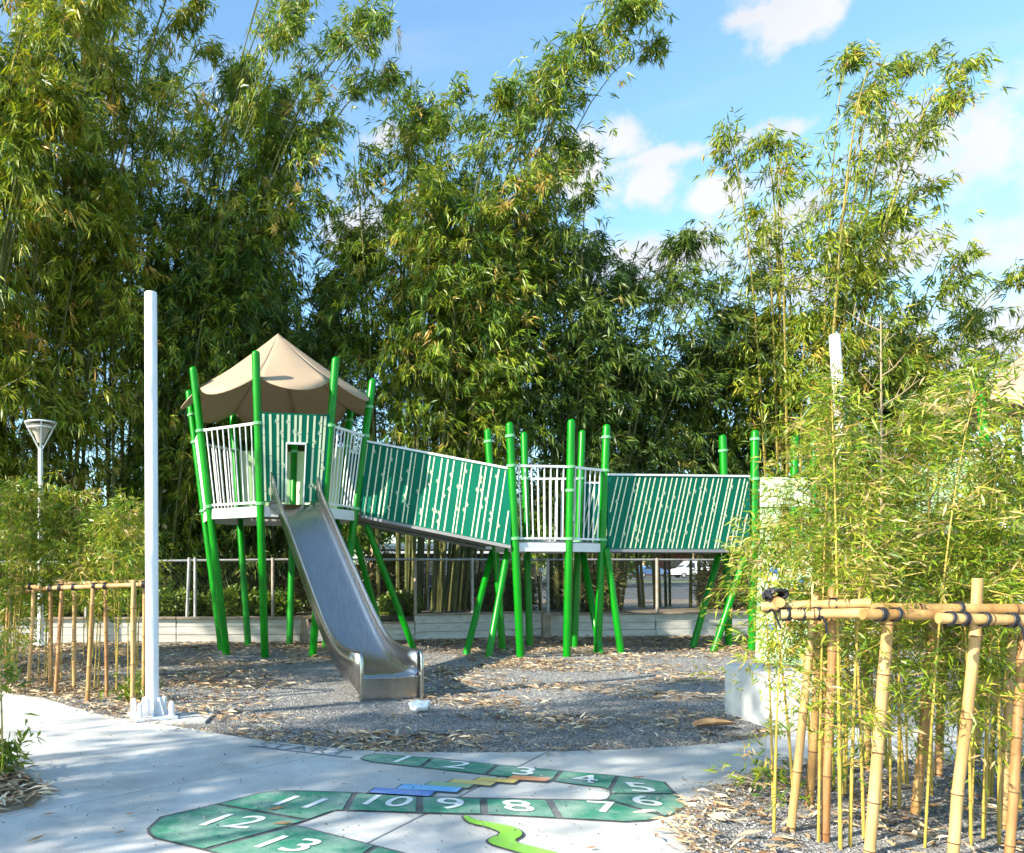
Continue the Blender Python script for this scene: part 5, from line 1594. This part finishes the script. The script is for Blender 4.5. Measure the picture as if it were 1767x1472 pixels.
# small figure walking beyond the fence
def person(c, hgt):
    root = thing('person', c, 'distant person in white shirt and dark trousers walking beyond the fence', 'person')
    k = hgt / 1.7
    J = {'pelvis': (0, 0, .92), 'waist': (0, 0, 1.08), 'chest': (0, .02, 1.30), 'neck': (0, .0, 1.46), 'head': (0, -.02, 1.58), 'crown': (0, -.02, 1.68),
         'shl': (-.19, 0, 1.40), 'ell': (-.25, .04, 1.13), 'wrl': (-.24, -.06, .90), 'hal': (-.24, -.09, .82),
         'shr': (.19, 0, 1.40), 'elr': (.26, .06, 1.13), 'wrr': (.25, .02, .90), 'har': (.25, .0, .82),
         'hipl': (-.10, 0, .88), 'knl': (-.11, -.12, .48), 'anl': (-.11, -.02, .09), 'tol': (-.11, -.18, .04),
         'hipr': (.10, 0, .88), 'knr': (.11, .0, .48), 'anr': (.11, .18, .10), 'tor': (.11, .03, .04)}
    E = [('pelvis', 'waist'), ('waist', 'chest'), ('chest', 'neck'), ('neck', 'head'), ('head', 'crown'), ('chest', 'shl'), ('shl', 'ell'), ('ell', 'wrl'), ('wrl', 'hal'), ('chest', 'shr'), ('shr', 'elr'), ('elr', 'wrr'), ('wrr', 'har'), ('pelvis', 'hipl'), ('hipl', 'knl'), ('knl', 'anl'), ('anl', 'tol'), ('pelvis', 'hipr'), ('hipr', 'knr'), ('knr', 'anr'), ('anr', 'tor')]
    Rd = dict(pelvis=.14, waist=.13, chest=.15, neck=.06, head=.10, crown=.07, shl=.07, ell=.045, wrl=.032, hal=.04, shr=.07, elr=.045, wrr=.032, har=.04, hipl=.095, knl=.06, anl=.045, tol=.04, hipr=.095, knr=.06, anr=.045, tor=.04)
    names = list(J)
    me = bpy.data.meshes.new('body')
    me.from_pydata([tuple(v * k for v in J[n_]) for n_ in names], [(names.index(a), names.index(b)) for a, b in E], [])
    o = bpy.data.objects.new('body', me); COL.objects.link(o)
    o.modifiers.new('skin', 'SKIN')
    for i, n_ in enumerate(names):
        me.skin_vertices[0].data[i].radius = (Rd[n_] * k, Rd[n_] * k)
        me.skin_vertices[0].data[i].use_root = (n_ == 'pelvis')
    s_ = o.modifiers.new('sub', 'SUBSURF'); s_.levels = 1; s_.render_levels = 1
    dg = bpy.context.evaluated_depsgraph_get()
    m2 = bpy.data.meshes.new_from_object(o.evaluated_get(dg))
    bpy.data.objects.remove(o)
    for mm in ('shirt', 'trousers', 'skin'): m2.materials.append(M[mm])
    for p_ in m2.polygons:
        z = p_.center.z / k; x = abs(p_.center.x / k)
        p_.use_smooth = True
        p_.material_index = 2 if z > 1.47 or (x > .2 and z < 1.0 and z > .75) else (0 if z > .95 else 1)
    b = bpy.data.objects.new('body', m2); COL.objects.link(b); b.parent = root
    mb = MB(); hc = c + Vector((0, .01, 1.63)) * k
    mb.tube([hc + Vector((0, 0, -.05)) * k, hc + Vector((0, 0, .03)) * k, hc + Vector((0, 0, .10)) * k], [.105 * k, .11 * k, .03 * k], n=10); mb.build('hair', M['trousers'], root, smooth=True)


pc = Vector((((932 - PX) / FPX) * 58, 58, -.055))
person(pc, 1.55)

# ================================================================== LOOSE THINGS ON THE GROUND
# cast concrete seat block
A, B = G(1247, 1226), G(1347, 1258)
ax = (B - A).normalized(); sx_ = Vector((-ax.y, ax.x, 0))
if sx_.x < 0: sx_ = -sx_
hh = .43
p0, p1, p2, p3 = A, B, A + sx_ * .40, B + sx_ * .40
mb = MB(); mb.hexa([p - up * .06 for p in (p0, p1, p2, p3)] + [p + up * hh for p in (p0, p1, p2, p3)])
o = mb.build('concrete_block', M['block'], origin=(A + B) / 2)
bv = o.modifiers.new('bevel', 'BEVEL'); bv.width = .045; bv.segments = 4
for p_ in o.data.polygons: p_.use_smooth = True
tag(o, 'pale grey concrete seat block with rounded edges half behind the right bamboo', 'block')

# curled brown bamboo sheath
c = G(1232, 1254)
mb = MB(); vs_ = []
NU, NV = 16, 9
for i in range(NU + 1):
    s = i / NU
    w = .085 * math.sin(math.pi * min(1, s * .9 + .1)) ** .7
    for j in range(NV):
        a = -1.2 + 2.4 * j / (NV - 1)
        vs_.append(c + Vector((-.16 + .34 * s, math.sin(a) * w, .005 + (1 - math.cos(a)) * w * .8 + .02 * s * s)))
mb.add(vs_, [(i * NV + j, i * NV + j + 1, (i + 1) * NV + j + 1, (i + 1) * NV + j) for i in range(NU) for j in range(NV - 1)])
o = mb.build('bamboo_sheath', M['sheath'], smooth=True, origin=c)
m_ = o.modifiers.new('solid', 'SOLIDIFY'); m_.thickness = .004
tag(o, 'curled brown bamboo sheath lying on the mulch beside the concrete block', 'leaf sheath')

# crumpled white bag
c = G(722, 1224)
bm = bmesh.new(); bmesh.ops.create_icosphere(bm, subdivisions=4, radius=1)
for v in bm.verts:
    q = v.co.copy()
    k = 1 + .28 * mnoise.noise(q * 1.7 + Vector((3, 1, 0))) + .16 * abs(mnoise.noise(q * 4.5))
    v.co = Vector((q.x * .085 * k, q.y * .06 * k, max(-.012, q.z * .05 * k + .03)))
    if q.x > .5 and q.z > .1:
        v.co += Vector((.02, 0, .035 * (q.x - .5) * 2))
me = bpy.data.meshes.new('plastic_bag'); bm.to_mesh(me); bm.free(); me.materials.append(M['bag'])
o = bpy.data.objects.new('plastic_bag', me); COL.objects.link(o); o.location = c
tag(o, 'small crumpled white plastic bag on the mulch in front of the slide', 'bag')
c = G(213, 1128)
mb = MB(); mb.box(c + Vector((0, 0, .03)), (.24, .16, .06), Matrix.Rotation(R(-14), 3, 'Z') @ Matrix.Rotation(R(18), 3, 'X')); o = mb.build('cardboard_piece', M['card'], origin=c, bevel=.006)
tag(o, 'flattened tan cardboard piece on the leaf litter behind the left stakes', 'cardboard')

# ---- rubber chips (loose grains) and dry leaves
rng = np.random.default_rng(12)


def in_path(x, y):
    """true where the concrete lies"""
    k = x / np.maximum(y, .1) * FPX + PX
    xs_ = np.array([p[0] for p in UP]); ys_ = np.array([p[1] for p in UP])
    yy = PY + FPX * CAM_H / np.maximum(y, .1)
    return yy > np.interp(k, xs_, ys_)


N = 130000
py = 5.0 + 9.0 * rng.random(N) ** 1.7
px_ = (rng.uniform(-30, 1500, N) - PX) / FPX * py
keep = ~in_path(px_, py)
px_, py = px_[keep], py[keep]
zz = np.array([mulch_z(a, b) for a, b in zip(px_, py)])
n = len(px_)
pos = np.stack([px_, py, zz + rng.uniform(-.002, .008, n)], 1)
dd = rng.normal(size=(n, 3)); dd[:, 2] *= .35
leaf_object('rubber_chips', pos, dd, rng.uniform(.008, .022, n), rng.uniform(.007, .015, n), rng.random(n), M['chip'], seed=3, droop=0).__setitem__('kind', 'stuff')
# chips in the right bed and spilled on the concrete edge
ob = np.array([(p.x, p.y) for p in bed_r])


def in_poly(x, y, poly):
    c = np.zeros(len(x), bool); j = len(poly) - 1
    for i in range(len(poly)):
        xi, yi = poly[i]; xj, yj = poly[j]
        with np.errstate(divide='ignore', invalid='ignore'):
            hit = ((yi > y) != (yj > y)) & (x < (xj - xi) * (y - yi) / (yj - yi + 1e-12) + xi)
        c ^= hit; j = i
    return c


bx_, by_ = rng.uniform(1.8, 6.5, 60000), rng.uniform(2.6, 5.2, 60000)
k = in_poly(bx_, by_, ob); bx_, by_ = bx_[k], by_[k]
n = len(bx_)
pos = np.stack([bx_, by_, .032 + rng.uniform(-.004, .010, n)], 1)
dd = rng.normal(size=(n, 3)); dd[:, 2] *= .35
leaf_object('rubber_chips', pos, dd, rng.uniform(.008, .020, n), rng.uniform(.007, .014, n), rng.random(n), M['chip'], seed=4, droop=0).__setitem__('kind', 'stuff')


def litter(name, x, y, z, lo, hi, seed, wid=(.10, .2)):
    r_ = np.random.default_rng(seed); n = len(x)
    p = np.stack([x, y, z + r_.uniform(.002, .022, n)], 1)
    a = r_.uniform(0, 2 * np.pi, n)
    d = np.stack([np.cos(a), np.sin(a), r_.normal(0, .12, n)], 1)
    L_ = r_.uniform(lo, hi, n)
    # leaves lie flat: build with an upward normal
    s = np.stack([-np.sin(a), np.cos(a), r_.normal(0, .35, n)], 1)
    wd = (L_ * r_.uniform(*wid, n)).reshape(-1, 1); Lc = L_.reshape(-1, 1)
    v = np.empty((n, 4, 3)); m_ = p + d * Lc * .45; m_[:, 2] += r_.uniform(0, .014, n)
    v[:, 0] = p; v[:, 1] = m_ + s * wd * .5; v[:, 2] = p + d * Lc; v[:, 3] = m_ - s * wd * .5
    t = np.clip(r_.normal(.55, .27, n), 0, 1)
    o = quads_object(name, v, np.repeat(t, 4), M['litter'])
    o['kind'] = 'stuff'
    return o


# playground litter: thick along the wall and at the left, thinner and in drifts elsewhere
N = 80000
ly = 5.0 + 9.2 * rng.random(N) ** .9
lx = (rng.uniform(-20, 1520, N) - PX) / FPX * ly
dens = np.array([mnoise.noise(Vector((a * .75, b * 1.5, 5.0))) for a, b in zip(lx, ly)])
pxl = lx / ly * FPX + PX
prob = .15 + np.clip(dens, -.2, .6) * 1.1 + .75 * np.clip((ly - 11.6) / 1.6, 0, 1) + .55 * np.clip((330 - pxl) / 260, 0, 1) + .18 * np.clip((ly - 8) / 4, 0, 1)
keep = (rng.random(N) < prob) & ~in_path(lx, ly)
lx, ly = lx[keep], ly[keep]
litter('leaf_litter', lx, ly, np.array([mulch_z(a, b) for a, b in zip(lx, ly)]) + .004, .05, .15, 5)
# litter on the right bed, drifted onto its edge, and on the left bed
bx_, by_ = rng.uniform(1.7, 6.3, 9000), rng.uniform(2.6, 5.0, 9000)
k = in_poly(bx_, by_, ob)
dn = np.array([mnoise.noise(Vector((a * 2.2, b * 2.2, 9.0))) for a, b in zip(bx_, by_)])
k &= rng.random(9000) < .35 + dn * 1.1
litter('leaf_litter', bx_[k], by_[k], np.full(k.sum(), .038), .05, .14, 6)
e = np.array([(p.x, p.y) for p in bed_r])
idx = rng.integers(0, len(e), 900)
ex = e[idx] + rng.normal(0, .06, (900, 2))
litter('leaf_litter', ex[:, 0], ex[:, 1], np.full(900, .014), .04, .12, 7)
ol = np.array([(p.x, p.y) for p in bed_l])
bx_, by_ = rng.uniform(-4, -.9, 9000), rng.uniform(3.6, 6.2, 9000)
k = in_poly(bx_, by_, ol)
litter('leaf_litter', bx_[k], by_[k], np.full(k.sum(), .035), .05, .16, 8)
idx = rng.integers(0, len(up_w), 700)
f_ = rng.random(700)
ex = np.array([lerp(up_w[i], up_w[(i + 1) % len(up_w)], float(q))[:2] if i < len(up_w) - 1 else up_w[i][:2] for i, q in zip(idx, f_)]) + rng.normal(0, .05, (700, 2))
litter('leaf_litter', ex[:, 0], ex[:, 1], np.full(700, .006), .03, .10, 9)
# specks and the few leaves lying on the concrete
sxp = rng.uniform(-20, 1300, 600); syp = 1210 + 262 * rng.random(600)
sp = np.array([G(a, b)[:2] for a, b in zip(sxp, syp)])
k = in_path(sp[:, 0], sp[:, 1] )
sp = sp[k]; n = len(sp)
pos = np.stack([sp[:, 0], sp[:, 1], np.full(n, .0125)], 1)
dd = rng.normal(size=(n, 3)); dd[:, 2] *= .1
leaf_object('mulch_specks', pos, dd, rng.uniform(.006, .024, n), rng.uniform(.006, .013, n), rng.random(n) * .7, M['chip'], seed=14, droop=0).__setitem__('kind', 'stuff')
for i, (x, y, L_, a, lab) in enumerate([
        (62, 1452, .11, .9, 'dry leaf at the bottom left corner of the concrete'), (207, 1441, .06, .3, 'short dark leaf just left of the painted 12 cell'),
        (85, 1370, .16, -.1, 'long leaf pointing out of the left foreground bed'), (60, 1376, .13, -.6, 'slanting leaf on the tip of the left foreground bed'),
        (477, 1399, .12, .4, 'dark leaf lying between the painted 11 and 12'), (489, 1425, .12, .1, 'brown leaf at the corner between painted 12 and 13'),
        (84, 1409, .08, .1, 'small leaf beside the concrete joint at the left'), (224, 1409, .06, 0, 'small leaf above the rounded end of the painted track'),
        (593, 1357, .05, 0, 'tiny leaf above the painted 10'), (1102, 1345, .09, 0, 'pale leaf above the painted 5'),
        (985, 1362, .05, .3, 'small leaf in the gap between painted 4 and 7'), (1020, 1468, .06, .1, 'small leaf right of the lime green vine'),
        (50, 1394, .12, -.5, 'leaf on the lower edge of the left foreground bed'), (170, 1207, .18, .2, 'long pale leaf at the foot of the left stakes')]):
    c = G(x, y)
    d = Vector((math.cos(a), math.sin(a), 0)); s = Vector((-d.y, d.x, 0)) * L_ * .11
    mb = MB(); z = up * .0135
    mb.add([c - d * L_ / 2 + z, c + s + z + up * .004, c + d * L_ / 2 + z + up * .006, c - s + z], [(0, 3, 2), (0, 2, 1)])
    o = mb.build('fallen_leaf', M['sheath'], origin=c)
    tag(o, lab, 'leaf', 'single leaves fallen on the concrete')
